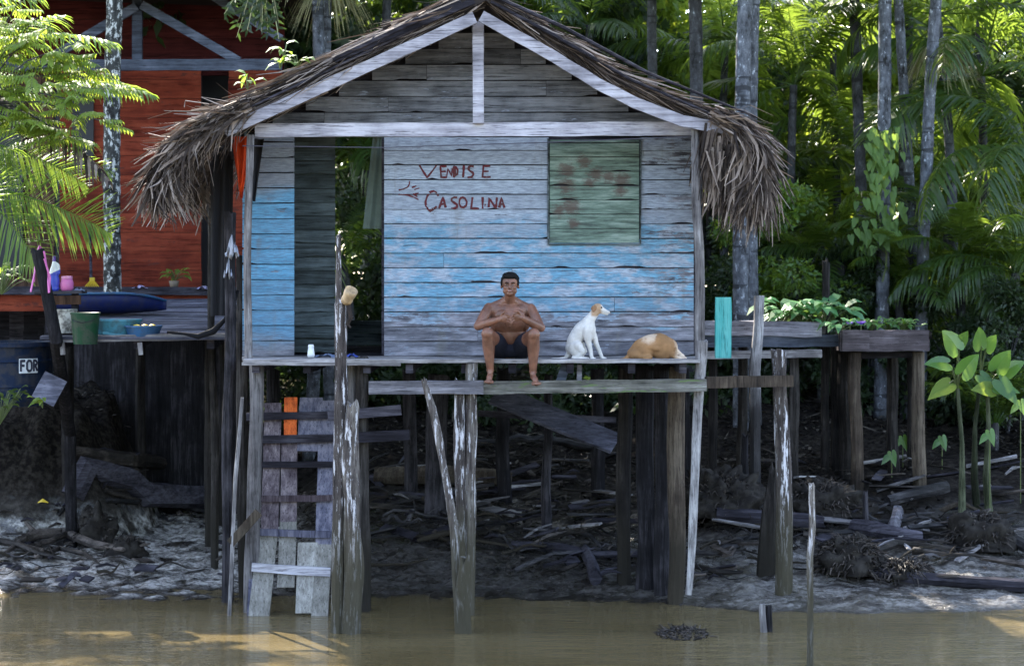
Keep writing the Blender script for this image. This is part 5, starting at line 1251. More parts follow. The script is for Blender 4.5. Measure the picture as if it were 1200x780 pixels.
# ------------------------------------------------------------------ raised planters on the right
pl_ = thing('planter', 'tall raised planter box of dark thick boards on four posts', 'planter', P(1040, 560, 4.5))
w = MB(); w.plank(P(986, 399, 4.4), P(1017, 399.5, 4.4), .245, .06, jit=.008); w.plank(P(1017.5, 399.5, 4.4), P(1088, 399, 4.4), .245, .06, jit=.008); w.plank(P(986, 399, 5.2), P(1088, 399, 5.2), .24, .06); w.plank(P(987, 399, 4.45), P(982, 399, 5.2), .24, .05); w.plank(P(1087, 399, 4.45), P(1087, 399, 5.2), .24, .05)
M['plant_wood'] = mk_wood('planter_boards', (.03, .026, .028), (.085, .07, .075), (.19, .165, .18), 'x', .8)
part('box', w, M['plant_wood'], pl_)
w = MB(); w.box((PX(1037, 4.8), 4.8, PZ(392, 4.8)), (.95, .75, .08)); part('soil', w, M['mud'], pl_)
for px, y, wd in ((1002, 4.55, .15), (1076, 4.55, .15), (993, 5.1, .22), (1069, 5.15, .13), (1046, 5.15, .14)):
    w = MB(); a = P(px, 412, y); w.post(a, (a.x + .02, y, TZ(a.x, y) - .2), wd, jag=0); part('leg', w, M['darkz'] if y > 5 else M['brownz'], pl_)
w = MB(); w.plank(P(995, 417, 4.7), P(1080, 415, 4.7), .07, .04); part('crossbar', w, M['dark'], pl_)
pt = thing('planter', 'long low planter trough of grey boards behind the bare split post', 'planter', P(900, 420, 4.9))
w = MB(); w.plank(P(826, 384, 4.7), P(962, 386, 4.7), .17, .05, jit=.01); part('front_board', w, M['grey'], pt)
w = MB(); w.plank(P(826, 400, 4.74), P(990, 399, 4.74), .13, .05, jit=.008); part('front_board', w, M['beamblue'], pt)
w = MB(); w.plank(P(826, 416, 4.6), P(964, 414, 4.6), .09, .05, jit=.008); part('front_board', w, M['deckw'], pt)
w = MB(); w.box((PX(900, 5), 5.05, PZ(386, 5)), (1.3, .6, .1)); part('soil', w, M['mud'], pt)
for px, y in ((835, 4.9), (930, 4.9), (980, 5.3), (870, 5.3)):
    w = MB(); a = P(px, 405, y); w.post(a, (a.x, y, TZ(a.x, y) - .2), .12, jag=0); part('leg', w, M['darkz'], pt)
M['lettuce'] = mk_leaf('lettuce_like_leaf', (.03, .12, .04), (.07, .20, .06), (.25, .42, .08), .3, .45)
for i, (px, py, sz, lab) in enumerate(((915, 382, .21, 'broad-leaved green plant at the left of the planter trough'), (940, 382, .20, 'broad-leaved green plant in the middle of the trough'), (965, 383, .22, 'brightest broad-leaved plant above the trough joint'))):
    leafplant('broadleaf_plant', lab, 'plant', P(px, py, 4.95), 0, 26, sz, 'lettuce', .30, 20 + i, .22, 'broad-leaved plants in the trough')
leafplant('broadleaf_plant', 'plant sprawling over the corner between trough and planter box', 'plant', P(986, 388, 4.5), 0, 16, .15, 'lettuce', .16, 25, .2)
for i, px in enumerate((1020, 1040, 1058)):
    leafplant('small_plant', ('small grey-green herb beside the purple flowers', 'small grey-green herb in the middle of the planter box', 'small grey-green herb at the right end of the planter box')[i], 'plant', P(px, 387, 4.7), 0, 34, .09, 'tarol', .13, 30 + i, .15, 'herbs in the planter box')
M['purple'] = plain('purple_petals', (.28, .14, .62), .6, .3, 0, (.4, .25, .8), .3)
for i, px in enumerate((996, 1009)):
    c = P(px, 380, 4.45); t = thing('flower', ('smaller purple flower at the left corner of the planter box', 'larger purple flower right of the small one on the planter box')[i], 'flower', c, 'purple flowers')
    w = MB()
    for k in range(9): a = k * 2.4; d = V((math.cos(a), math.sin(a), .5 + .1 * (k % 3))).normalized(); L = .05 + .02 * i; w.ribbon([c, c + d * L * .5, c + d * L], [.02, .05, .03], d.cross(V((0, 0, 1))).normalized())
    part('petals', w, M['purple'], t); w = MB(); w.tube([c + V((0, 0, -.08)), c], .006, 5); part('stem', w, M['stem'], t)

# ------------------------------------------------------------------ heart-leaf plants
def heart(mb, q, d, up, L, r):
    """one heart-shaped leaf hanging from q along d"""
    d = d.normalized(); s_ = d.cross(up).normalized(); n_ = s_.cross(d); out = [(-.14, .07), (-.20, .17), (-.16, .29), (.04, .36), (.32, .33), (.62, .21), (.84, .09), (1., 0)]; cen = [q + d * L * u for u in (0, 0, 0, .05, .32, .62, .84, 1.)]
    vs = []
    for k, (u, v) in enumerate(out):
        droop = -n_ * (v * v * L * .5) - V((0, 0, 1)) * (max(0, u) ** 2 * L * .22); vs += [q + d * L * u + s_ * v * L + droop, q + d * L * u - s_ * v * L + droop, cen[k] - V((0, 0, 1)) * (max(0, u) ** 2 * L * .22) + n_ * 0]
    fs = []
    for k in range(7): fs += [(3 * k, 3 * k + 3, 3 * k + 5, 3 * k + 2), (3 * k + 2, 3 * k + 5, 3 * k + 4, 3 * k + 1)]
    mb.add(vs, fs, r)
def taro(label, stem, y, leaves, yellow=(), seed=0):
    b0 = P(stem[-1][0], stem[-1][1], y); b0.z = TZ(b0.x, y) - .1; t = thing('heart_leaf_plant', label, 'plant', b0, 'heart-leaf plants at the right'); rr = random.Random(seed)
    w = MB(); pts = [P(a + rr.gauss(0, 2.2) * (i > 0), b, y) for i, (a, b) in enumerate(stem[:-1])] + [b0]; w.tube(list(reversed(pts)), [.05, .042] + [.026] * (len(pts) - 3) + [.022], 8, .15, .0); part('stem', w, M['tarostem'], t)
    for (px, py, L, a) in leaves:
        e = P(px, py, y - rr.uniform(.05, .3)); w = MB(); m_ = pts[0].lerp(e, .5) + V((0, 0, .06)); w.tube([pts[0], m_, e], [.012, .010, .006], 5); st = part('leaf_stalk', w, M['stem'], t)
        w = MB(); heart(w, e, V((math.sin(math.radians(a)), -.3, math.cos(math.radians(a)))), V((rr.uniform(-.6, .6), -1, rr.uniform(.2, .9))), L, rr.random()); part('leaf', w, M['tarol'] if (px, py) not in yellow else M['leafy'], st)
M['tarostem'] = mk_wood('swamp_plant_stem', (.010, .012, .007), (.03, .036, .02), (.10, .11, .07), 'z', 1.)
taro('heart-leaf plant on the left of its group, with a big pale leaf to the left', [(1122, 455), (1124, 520), (1127, 600), (1131, 632)], 3.6, [(1122, 408, .36, -35), (1110, 425, .30, -80), (1128, 436, .34, 30), (1124, 405, .25, 20), (1112, 449, .30, -115)], ((1112, 449),), 1)
taro('heart-leaf plant in the middle with two leaves raised high', [(1148, 450), (1144, 500), (1141, 560), (1146, 618)], 3.9, [(1150, 405, .30, -10), (1150, 440, .25, 130), (1156, 408, .24, 25)], (), 2)
taro('heart-leaf plant on the right with a drooping yellow leaf', [(1157, 455), (1156, 500), (1158, 560), (1160, 612)], 3.8, [(1168, 432, .33, 25), (1176, 436, .32, 50), (1172, 446, .30, 140), (1163, 455, .28, -80), (1168, 452, .26, 95)], ((1163, 455),), 3)
for i, (px, py, y) in enumerate(((1058, 512, 5.2), (1045, 530, 4.9), (1160, 505, 3.5), (1104, 512, 5.4), (1196, 470, 4.2))):
    b0 = P(px, py, y); t = thing('seedling', ('small heart-leaf seedling under the planter box, higher one', 'small heart-leaf seedling under the planter box, lower one', 'little two-leaved seedling on the right plant stems', 'seedling right of the planter legs', 'leafy seedling at the right edge')[i], 'plant', (b0.x, y, TZ(b0.x, y)))
    w = MB(); w.tube([(b0.x, y, TZ(b0.x, y) - .05), b0], .006, 4); part('stem', w, M['stem'], t); w = MB(); heart(w, b0, V((.3, -.2, -1)), V((0, -1, .4)), .15, .8); heart(w, b0 + V((-.05, -.02, -.05)), V((-.8, -.2, -.7)), V((0, -1, .4)), .11, .5); part('leaves', w, M['tarol'], t)
# vine on the pale palm
vt = thing('climbing_vine', 'round-leaved green vine climbing the pale straight palm trunk', 'vine', P(1034, 290, 8.0)); rr = random.Random(4)
w = MB(); lf = MB(); pts = [P(1034 + 5 * math.sin(k * .9), 330 - k * 16, 8.02) for k in range(12)]; w.tube(pts, .014, 5); part('stem', w, M['stem'], vt)
for i in range(130):
    q = P(1030 + rr.gauss(0, 13), 150 + rr.uniform(0, 140), 7.85 + rr.uniform(-.1, .1)); heart(lf, q, V((rr.uniform(-.5, .5), -.3, -1)), V((rr.uniform(-.4, .4), -1, .5)), rr.uniform(.08, .15), rr.random())
part('leaves', lf, M['frondb'], vt)

# ------------------------------------------------------------------ near palm and compound-leaf tree at the left
np_ = thing('palm_tree', 'sunlit palm with long bright green fronds reaching in from the left edge', 'palm tree', (PX(-70, 4), 4, 1.0))
w = MB(); w.tube([(PX(-70, 4), 4, .8), (PX(-60, 4), 4, 3.6), (PX(-55, 4), 4, 5.2)], [.12, .10, .09], 10, .05); part('trunk', w, M['trunk'], np_)
def hfrond(a, b, sag, ll, n, seed, w_=.03, dr=.5, y0=3.9, y1=3.2, mat='frondb', tw=0., par=None, label=None):
    A, B = P(a[0], a[1], y0), P(b[0], b[1], y1); d = B - A; L = d.length; mb = frond_mb(A, (d + V((0, 0, sag * L))).normalized(), L * 1.08, sag, ll, n, dr, w_, seed, .05, tw); return part('frond', mb, M[mat], par or np_, label)
hfrond((-40, 130), (205, 98), .28, .42, 60, 1, dr=.6, tw=.4)
hfrond((-40, 60), (150, 45), .22, .45, 46, 2, dr=.6)
hfrond((-60, 90), (95, 0), .20, .5, 44, 3)
hfrond((-40, 200), (135, 150), .3, .45, 40, 4, dr=.7)
hfrond((-25, 215), (130, 272), .12, .60, 62, 5, .026, .12, 3.2, 2.8, tw=1.25, label='wide fan-like frond in full sun')
hfrond((-60, 180), (40, 300), .1, .6, 46, 6, .026, .15, 3.0, 2.8, tw=1.2)
hfrond((-50, 160), (100, 215), .2, .55, 44, 7, .028, .2, 4.2, 3.8, tw=1.0)
hfrond((-60, 120), (60, 110), .2, .5, 40, 8, .03, .6, 4.4, 4.2)
hfrond((-50, 100), (112, 205), .35, .42, 36, 9, .04, 1.0, 3.9, 3.3, 'thatch', label='withered grey frond hanging down')
hfrond((-50, 210), (145, 195), .2, .45, 40, 10, .03, .3, 4.6, 4.4, tw=.9)
hfrond((-70, 20), (60, -10), .2, .5, 36, 11, .03, .6, 4.4, 4.2)
ct = thing('tree', 'feathery compound-leaved tree with yellow-green twigs mingled with the left palm', 'tree', (PX(-40, 3.2), 3.2, 1.5)); rr = random.Random(21)
w = MB(); root = V((PX(-45, 3.3), 3.3, 1.2)); top = P(-30, 120, 3.2); w.tube([root, root.lerp(top, .5), top], [.06, .05, .03], 8, .1); tw_ = MB(); lf = MB()
tips = [(60, 30), (95, 48), (118, 62), (80, 75), (130, 105), (20, 110), (45, 20), (15, 60), (128, 145), (100, 120), (60, 150), (30, 165), (75, 158), (8, 140), (108, 85), (40, 90), (-10, 30), (20, 5), (85, 165)]
for (a, b) in tips:
    e = P(a, b, 3.0 + rr.uniform(-.25, .3)); m_ = top.lerp(e, .5) + V((0, 0, .12)); pts = [top.lerp(m_, k / 5) for k in range(5)] + [m_.lerp(e, k / 5) for k in range(6)]; w.tube(pts, [.014 - .001 * k for k in range(11)], 5, .1)
    for k in range(9):   # compound leaves along the twig end
        q = m_.lerp(e, rr.uniform(.2, 1.0)); az = rr.uniform(0, 6.28); d = V((math.cos(az), math.sin(az) * .6, rr.uniform(-.35, .25))).normalized(); L = rr.uniform(.2, .34); s_ = d.cross(V((0, 0, 1))).normalized()
        tw_.tube([q, q + d * L * .5, q + d * L - V((0, 0, .3 * L * L))], .003, 4)
        for j in range(8):
            for sg in (-1, 1):
                u = (j + 1) / 8; c_ = q + d * L * u - V((0, 0, .3 * L * L * u * u)); dd = (s_ * sg + d * .45 + V((0, 0, -.5 + rr.uniform(-.2, .2)))).normalized(); l_ = .095 * (1 - .35 * abs(u - .5)); lf.ribbon([c_, c_ + dd * l_ * .35, c_ + dd * l_ * .75 - V((0, 0, .01)), c_ + dd * l_ - V((0, 0, .03))], [.008, .026, .022, .003], dd.cross(V((rr.uniform(-.4, .4), -.6, 1))).normalized(), rr.random())
part('trunk', w, M['trunkd'], ct); part('twigs', tw_, M['stem'], ct); part('leaves', lf, M['leafy'], ct)
leafplant('shrub', 'low light-green weed growing beside the blue tank', 'shrub', P(-2, 500, 2.9), 0, 34, .11, 'frond', .42, 51, .2)
leafplant('shrub', 'small bright twig of leaves at the left edge above the tank', 'shrub', P(2, 345, 3.0), 0, 30, .12, 'frondb', .35, 52, .2)
leafplant('seedling', 'tiny yellow-green sprout under the grey board by the tank', 'plant', P(50, 478, 2.75), 0, 10, .12, 'leafy', .12, 53, .08)
for i, (px, y, z_) in enumerate(((-240, 7.6, 8.9), (-420, 8.2, 9.0), (-330, 9.5, 9.6))):  # unseen palms added to shade sunlit patches of the water
    x_ = PX(px, y); palm((x_, y, TZ(x_, y)), (x_, y, z_), .11, .09, 13, 1.4, ('unseen tall palm added off the left edge to shade the water, the nearest of three', 'unseen tall palm added off the left edge to shade the water, the leftmost of three', 'unseen tall palm added off the left edge to shade the water, the rearmost of three')[i], seed=90 + i)
# sprouts growing on the thatch
for i, (px, py, h_) in enumerate(((290, 98, .17), (333, 62, .2), (349, 72, .13), (328, 73, .1))):
    leafplant('roof_sprout', ('lowest green sprout growing on the left roof thatch', 'tallest green sprout of the pair high on the left thatch', 'little leafy sprout right beside the tallest one on the thatch', 'tiny sprout just left of the tallest one on the thatch')[i], 'plant', P(px, py + 8, 1.05), 0, 8, .13, 'frondb', h_, 60 + i, .06)
# dark branch over the red house
bt = thing('hanging_branch', 'dark leafy branch with pale dead twigs hanging in at the top over the red house', 'branch', P(300, -30, 5.5)); rr = random.Random(2); w = MB(); lf = MB()
for i in range(26):
    a, b = rr.uniform(255, 330), rr.uniform(-25, 50); q0 = P(310, -40, 5.6); q = P(a, b, 5.5 + rr.uniform(-.3, .3)); m_ = q0.lerp(q, .5) + V((0, 0, .1)); w.tube([q0, m_, q], [.012, .008, .003], 4)
    for k in range(14):
        c_ = m_.lerp(q, rr.random()); d = V((rr.uniform(-1, 1), rr.uniform(-.5, .5), rr.uniform(-1, .1))).normalized(); lf.ribbon([c_, c_ + d * .05, c_ + d * .12], [.01, .035, .004], d.cross(V((0, 1, .3))).normalized(), rr.random())
part('branch', w, M['drystalk'], bt); part('leaves', lf, M['leafd'], bt)
# large dark fronds hanging at the right
for i, (a, b, y, sc) in enumerate(((1180, 120, 7.0, .0), )): pass
bp = thing('palm_tree', 'bushy young palm with feathery fronds at the right edge behind the heart-leaf plants', 'palm tree', (PX(1165, 6.5), 6.5, 1.3))
rr = random.Random(14)
for i in range(16):
    a = i * 2.4; A = V((PX(1165, 6.5), 6.5, 1.4)); L = rr.uniform(1.5, 2.2); part('frond', frond_mb(A, (math.cos(a) * .8, math.sin(a) * .5, rr.uniform(.9, 1.5)), L, .45, .42, 34, .5, .03, 300 + i), M['frond'], bp)
w = MB(); w.tube([(PX(1165, 6.5), 6.5, .9), (PX(1165, 6.5), 6.5, 1.5)], .06, 8, .1); part('trunk', w, M['trunkd'], bp)

# ------------------------------------------------------------------ driftwood, roots and rubbish on the mud
def ground(px, y, dz=0): x = PX(px, y); return V((x, y, TZ(x, y) + dz))
def pyof(px, py):
    """depth at which the mud under photo pixel px,py lies"""
    yy = np.arange(0, 12, .02); xx = (px - 600) * (D + yy) / F; r_ = HY + (CH - terrain(xx, yy)) * F / (D + yy)
    k = np.nonzero(r_ <= py)[0]; return float(yy[k[0]]) if len(k) else 11.
def log(name, label, cat, pts, wd, mat, dz=.03, wob=.15, group=None, n=8, ys=None):
    Q = []
    for i, (a, b) in enumerate(pts):
        y = pyof(a, b) if ys is None else ys[i]; q = ground(a, y, dz); Q.append(q)
    wd = wd if hasattr(wd, '__len__') else [wd] * len(pts); c = []; r_ = []
    for i in range(len(Q) - 1):
        for k in range(5): f = k / 5; c.append(Q[i].lerp(Q[i + 1], f)); r_.append((wd[i] + (wd[i + 1] - wd[i]) * f) * .0044 * (1 + Q[i].y / 22))
    c.append(Q[-1]); r_.append(wd[-1] * .0044); 
    for i, q in enumerate(c): q.z = max(q.z, TZ(q.x, q.y) + r_[i] * .3)
    w = MB(); w.tube(c, r_, n, wob, .03); return solo(name, w, M[mat], label, cat, group)
log('log', 'large dark log lying across the back of the left mud flat', 'log', [(85, 592), (170, 588), (272, 590)], [26, 28, 26], 'dark', .08)
log('log', 'long grey trunk lying behind, higher on the left bank', 'log', [(85, 560), (150, 562), (220, 568), (272, 575)], [16, 18, 14, 10], 'roots', .25)
log('branch', 'thin bent branch behind the left mud stump', 'branch', [(125, 598), (160, 597), (205, 600), (265, 614)], [5, 6, 5, 3], 'driftw', .1)
log('branch', 'short stick slanting behind the left mud stump', 'branch', [(124, 585), (165, 600)], [6, 5], 'roots', .1)
for i, (pts, wd) in enumerate((([(20, 640), (45, 632), (75, 632), (110, 644), (145, 650)], [8, 11, 10, 9, 5]), ([(0, 640), (25, 645), (45, 655), (78, 662)], [9, 8, 7, 3]), ([(30, 648), (60, 640), (85, 628), (112, 625)], [6, 7, 8, 6]), ([(5, 655), (25, 640), (40, 628), (30, 618)], [5, 7, 6, 4]), ([(48, 660), (70, 648), (100, 655), (118, 668)], [4, 6, 5, 2]))):
    log('root', ('long forked root reaching right towards the mud stump', 'root curling from the left edge over the mud', 'root crossing the middle of the left tangle', 'root rising at the left edge of the tangle', 'lowest root of the left tangle pointing at the water')[i], 'root', pts, wd, 'roots', .06, group='tangled roots on the left mud')
M['rootmud'] = plain('dark_clotted_mud', (.014, .012, .011), .8, .12, .5)
def mound(name, label, px, py, rx, rz, seed, mat='rootmud', n=46, spikes=0, cat='mound'):
    y = pyof(px, py); c = ground(px, y); w = MB(); vs = []; m_ = 20
    for j in range(m_ + 1):
        f = j / m_
        for i in range(n):
            a = 2 * math.pi * i / n; r_ = rx * (math.cos(f * math.pi / 2) ** .6); q = V((math.cos(a) * r_, math.sin(a) * r_ * .7, rz * math.sin(f * math.pi / 2))); k = 1 + .45 * mnoise.noise(q * 6 + V((seed, 0, 0))) + .25 * mnoise.noise(q * 17 + V((seed, 5, 0))); vs.append(c + V((q.x * k, q.y * k, q.z * k - .03)))
    w.add(vs, [(j * n + i, j * n + (i + 1) % n, (j + 1) * n + (i + 1) % n, (j + 1) * n + i) for j in range(m_) for i in range(n)], .3); w.smooth = True
    t = thing(name, label, cat, c); part('body', w, M[mat], t); rr = random.Random(seed)
    if spikes:
        w = MB()
        for i in range(spikes):
            a = rr.uniform(0, 6.28); e = rr.uniform(0, 1.3); d = V((math.cos(a) * math.cos(e), math.sin(a) * math.cos(e) * .7, math.sin(e))); q = c + V((d.x * rx * .85, d.y * rx * .85, d.z * rz * .85)); d2 = (d + V((rr.uniform(-.8, .8), rr.uniform(-.8, .8), rr.uniform(-.8, .5)))).normalized(); w.tube([q, q + d2 * .06 + V((0, 0, .02)), q + d2 * rr.uniform(.08, .16) - V((0, 0, .03))], [.012, .009, .004], 5, .2)
        part('roots', w, M['roots'], t)
    return t
mound('mud_stump', 'big mud-covered stump in the middle of the left mud flat', 112, 640, .24, .42, 3, 'rootmud', spikes=70, cat='stump')
mound('mud_stump', 'smaller lump joined to the right of the big left stump', 148, 648, .22, .16, 5, 'rootmud', spikes=40, cat='stump')
mound('root_ball', 'dark tangled root ball in the mud right of the water stick', 997, 668, .36, .34, 8, 'rootmud', spikes=420, cat='root ball')
mound('root_ball', 'low root mat spreading right of the dark root ball', 1060, 672, .28, .10, 9, 'rootmud', spikes=260, cat='root ball')
mound('root_ball', 'shaggy dark root mass under the planter trough', 845, 600, .5, .45, 10, 'rootmud', spikes=380, cat='root ball')
mound('root_ball', 'shaggy root mass behind the tall grey post', 960, 600, .5, .35, 12, 'rootmud', spikes=380, cat='root ball')
mound('root_ball', 'mud heap at the foot of the heart-leaf plants', 1150, 640, .38, .35, 13, 'rootmud', spikes=260, cat='root ball')
c = P(800, 739, -.1); c.z = -.01; t = thing('floating_weed', 'small dark clump of weed floating in the water right of centre', 'weed', c); rr = random.Random(3); w = MB()
for i in range(200):
    a = rr.uniform(0, 6.28); r_ = rr.random() ** .6; q = c + V((math.cos(a) * r_ * .26, math.sin(a) * r_ * .35, .012 + .04 * (1 - r_))); d = V((rr.uniform(-1, 1), rr.uniform(-1, 1), rr.uniform(-.2, .5))).normalized(); w.tube([q, q + d * rr.uniform(.03, .08)], [.008, .004], 4)
part('stalks', w, M['roots'], t)
log('log', 'dark log end slanting out of the mud under the deck', 'log', [(686, 652), (694, 668), (698, 684)], [14, 15, 16], 'dark', .05)
log('branch', 'long dark wavy branch lying on the mud behind the slanting log', 'branch', [(600, 643), (660, 648), (700, 655), (740, 655), (780, 657)], [8, 11, 9, 7, 6], 'dark', .05)
log('branch', 'curved branch by the feet of the right stilts', 'branch', [(750, 668), (790, 660), (815, 668), (840, 675), (870, 676)], [3, 6, 6, 7, 3], 'roots', .04)
log('branch', 'thin branch passing the right corner post', 'branch', [(700, 640), (735, 652), (780, 652), (860, 655)], [3, 7, 8, 4], 'driftw', .05)
log('branch', 'short brown curved branch beside the leaning pole', 'branch', [(490, 640), (520, 632), (545, 622), (575, 616)], [4, 8, 9, 6], 'brownz', .07)
log('branch', 'long pale branch arching over the mud before the root ball', 'branch', [(950, 676), (985, 672), (1020, 660), (1050, 648), (1075, 650), (1120, 655)], [3, 6, 8, 9, 7, 4], 'roots', .10)
log('log', 'long dark log half sunk along the right waterline', 'log', [(1005, 672), (1060, 680), (1120, 686), (1200, 692)], [10, 14, 14, 16], 'dark', .04)
log('log', 'forked log lying at the right edge of the mud', 'log', [(1140, 640), (1170, 632), (1215, 655)], [10, 18, 14], 'driftw', .08)
log('branch', 'thin forked branch at the right edge', 'branch', [(1150, 660), (1180, 665), (1215, 672)], [5, 7, 7], 'roots', .06)
log('log', 'long mossy log lying back under the planter legs', 'log', [(1040, 600), (1075, 590), (1110, 582)], [12, 14, 14], 'driftw', .12)
log('log', 'pale cut log end in front of the mossy log', 'log', [(1047, 628), (1052, 600)], [14, 13], 'beamg', .03)
log('log', 'dark beam lying flat behind the stump post', 'log', [(840, 614), (900, 618), (965, 622)], [18, 18, 16], 'dark', .10)
log('log', 'dark beam lying left of the small pointed stump', 'log', [(1000, 628), (1035, 634), (1080, 640)], [18, 18, 14], 'dark', .1)
log('log', 'old trunk lying far back under the deck', 'log', [(440, 568), (520, 566), (600, 570)], [20, 22, 18], 'brownz', .10)
log('branch', 'thin stem lying level in the shade under the deck', 'branch', [(560, 515), (640, 512), (700, 518), (730, 522)], [8, 9, 9, 6], 'driftw', .0, ys=[7.5, 7.5, 7.2, 7.])
# long boards under the house
w = MB(); w.plank(P(580, 462, 3.9), P(722, 520, 3.6), .40, .03, (0, 1, .62)); solo('board', w, M['slat'], 'long wide grey board sloping down to the right under the deck', 'board')
w = MB(); w.plank(P(560, 484, 4.0), P(722, 492, 4.2), .07, .06); solo('pole', w, M['dark'], 'dark horizontal pole hung under the deck', 'pole')
rr = random.Random(77)
def rubble(N, x0, x1, y0, y1, group, label, seed, mats=('driftw', 'roots', 'deckw', 'dark'), Lr=(.15, .7), cat='wood scrap'):
    rr = random.Random(seed)
    for i in range(N):
        px, py = rr.uniform(x0, x1), rr.uniform(y0, y1); y = pyof(px, py); q = ground(px, y, .05 + rr.random() * .05); a = rr.gauss(0, .7); L = rr.uniform(*Lr); d = V((math.cos(a), math.sin(a), rr.uniform(-.15, .35))).normalized(); w = MB()
        if rr.random() < .6: w.plank(q - d * L / 2, q + d * L / 2, rr.uniform(.04, .12), .02, (-d.y, d.x, rr.uniform(-.3, .6)))
        else: w.tube([q - d * L / 2, q + V((0, 0, .03)), q + d * L / 2], [.012, .018, .008], 6, .3)
        solo('wood_scrap', w, M[rr.choice(mats)], label, cat, group)
rubble(70, 545, 720, 540, 640, 'rubble under the deck', 'broken board or stick in the rubble heap under the deck', 1)
rubble(40, 425, 545, 540, 640, 'rubble behind the mooring posts', 'broken stick in the dark rubble between ramp and leaning pole', 2)
rubble(60, 830, 1200, 545, 650, 'scraps on the right mud', 'broken board or stick scattered over the right mud bank', 3, Lr=(.15, .9))
rubble(30, 940, 1190, 590, 690, 'wet sticks on the right mud', 'wet stick lying near the right waterline', 4, ('roots', 'driftw'), (.1, .5))
rubble(34, 0, 270, 600, 690, 'twigs on the left mud', 'small dark twig lying on the shiny left mud flat', 5, ('roots', 'dark'), (.05, .3))
rubble(24, 600, 860, 645, 690, 'twigs on the middle mud', 'small twig on the wet mud below the stilts', 6, ('roots', 'dark'), (.08, .35))
rubble(36, 110, 265, 530, 595, 'sticks under the platform', 'stick lying in the deep shade under the work platform', 7, ('roots', 'dark'), (.2, .9))
def crooked(N, x0, x1, y0, y1, group, label, seed, Lr=(.5, 1.4)):
    rr = random.Random(seed)
    for i in range(N):
        px, py = rr.uniform(x0, x1), rr.uniform(y0, y1); y = pyof(px, py); x = PX(px, y); L = rr.uniform(*Lr); a = rr.gauss(0, .35); rad = rr.uniform(.010, .028); sd = rr.uniform(0, 99); pts = []; rs = []
        for k in range(11):
            u = k / 10; q = V((x + math.cos(a) * (u - .5) * L, y + math.sin(a) * (u - .5) * L + mnoise.noise(V((sd, u * 3, 0))) * .16, 0)); q.z = TZ(q.x, q.y) + .01 + rad + max(0, mnoise.noise(V((sd, u * 3, 5)))) * .22; pts.append(q); rs.append(rad * (1.1 - .8 * u))
        w = MB(); w.tube(pts, rs, 6, .25)
        for _ in range(rr.randrange(3)):
            k = rr.randrange(3, 8); d = V((rr.uniform(-1, 1), rr.uniform(-1, .2), rr.uniform(.1, .8))).normalized() * rr.uniform(.1, .3); w.tube([pts[k], pts[k] + d * .5 + V((0, 0, .01)), pts[k] + d], [rs[k] * .6, rs[k] * .4, rs[k] * .15], 5, .2)
        solo('branch', w, M[rr.choice(('roots', 'driftw', 'brownz'))], label, 'branch', group)
crooked(16, 430, 720, 590, 680, 'crooked branches below the deck', 'crooked wet branch lying on the mud below the middle of the deck', 61)
crooked(20, 830, 1195, 590, 680, 'crooked branches on the right mud', 'crooked branch lying on the mud bank right of the house', 62)
crooked(9, 0, 240, 610, 680, 'crooked branches on the left mud', 'crooked dark branch lying on the shiny left mud', 63, (.3, .9))
c = ground(44, pyof(44, 598), .04); w = MB(); w.ribbon([c, c + V((.06, 0, .03)), c + V((.13, 0, 0))], [.01, .05, .01], V((0, .5, .8))); solo('fallen_leaf', w, M['yellow'], 'single yellow leaf fallen on the left mud', 'leaf')

r = np.random.RandomState(55); N = 42000
lx = r.uniform(-7.5, 7.5, N); ly = 2.6 + 10 * r.uniform(0, 1, N) ** 1.2; keep = (fbm(lx * .9, ly * .9, 3, 77) + r.uniform(-.25, .25, N) > -.02) & ((ly > 4.5) | (r.uniform(0, 1, N) < .35)) & ~((lx < -2.6) & (ly < 6)); lx, ly = lx[keep], ly[keep]; N = len(lx)
p_ = np.stack([lx, ly, terrain(lx, ly) + r.uniform(.0, .045, N)], 1); az = r.uniform(0, 6.28, N); d_ = np.stack([np.cos(az), np.sin(az), r.normal(0, .25, N)], 1); s_ = np.stack([-np.sin(az), np.cos(az), r.normal(0, .45, N)], 1)
tw = r.uniform(0, 1, N) < .35; L_ = np.where(tw, r.uniform(.1, .4, N), r.uniform(.04, .12, N))[:, None]; W_ = np.where(tw, .014, r.uniform(.02, .06, N))[:, None]
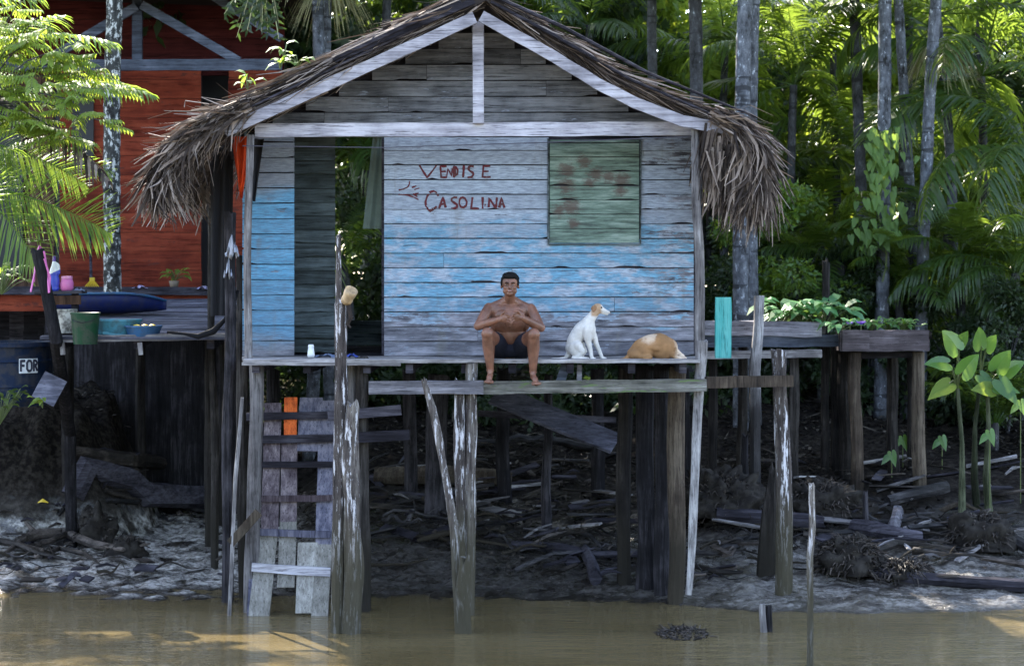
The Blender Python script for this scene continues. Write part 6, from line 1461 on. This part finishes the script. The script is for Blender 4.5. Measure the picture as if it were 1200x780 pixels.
V4 = np.stack([p_, p_ + d_ * L_ * .5 + s_ * W_ * .5, p_ + d_ * L_, p_ + d_ * L_ * .5 - s_ * W_ * .5], 1)
M['litter'] = straw('rotting_leaf_litter', (.005, .005, .005), (.022, .019, .017), (.11, .095, .08), .05)
o = link('leaf_litter', np_mesh('leaf_litter', V4, 0, r.uniform(0, 1, N) ** 1.6), M['litter']); o['kind'] = 'stuff'; o['label'] = 'dead leaves and twigs littering the mud under and behind the houses'; o['category'] = 'leaf litter'
# ------------------------------------------------------------------ camera, light, world
cam = bpy.data.cameras.new('camera'); co = bpy.data.objects.new('camera', cam); COL.objects.link(co)
co.location = (0, -D, CH); co.rotation_euler = (math.radians(90), 0, 0)
cam.sensor_width = 36; cam.lens = F / 1200 * 36; cam.shift_y = -(390 - HY) / 1200; cam.clip_end = 3000; cam.clip_start = .5
cam.dof.use_dof = True; cam.dof.focus_distance = 19.2; cam.dof.aperture_fstop = 2.0
SC.camera = co
wd = bpy.data.worlds.new("World"); SC.world = wd; wd.use_nodes = True; nt = wd.node_tree
sky = nt.nodes.new('ShaderNodeTexSky'); sky.sky_type = 'NISHITA'; sky.sun_disc = False
SEL, SAZ = math.radians(SUN_EL), math.radians(SUN_AZ)           # azimuth: compass from +Y toward +X
sky.sun_elevation = SEL; sky.sun_rotation = SAZ
hs = nt.nodes.new('ShaderNodeHueSaturation'); hs.inputs['Saturation'].default_value = .80; nt.links.new(sky.outputs[0], hs.inputs['Color'])
bg = nt.nodes['Background']; nt.links.new(hs.outputs[0], bg.inputs[0]); bg.inputs[1].default_value = .15
sun = bpy.data.lights.new('sun', 'SUN'); sun.energy = SUN_E; sun.angle = math.radians(.5); sun.color = (1, .93, .80)
so = bpy.data.objects.new('sun', sun); COL.objects.link(so)
dv = Vector((math.sin(SAZ) * math.cos(SEL), math.cos(SAZ) * math.cos(SEL), math.sin(SEL)))
so.rotation_euler = dv.to_track_quat('Z', 'Y').to_euler(); so.location = dv * 30
vs = SC.view_settings; vs.view_transform = 'Standard'; vs.look = 'None'; vs.exposure = EXPO; vs.gamma = 1; vs.use_curve_mapping = False
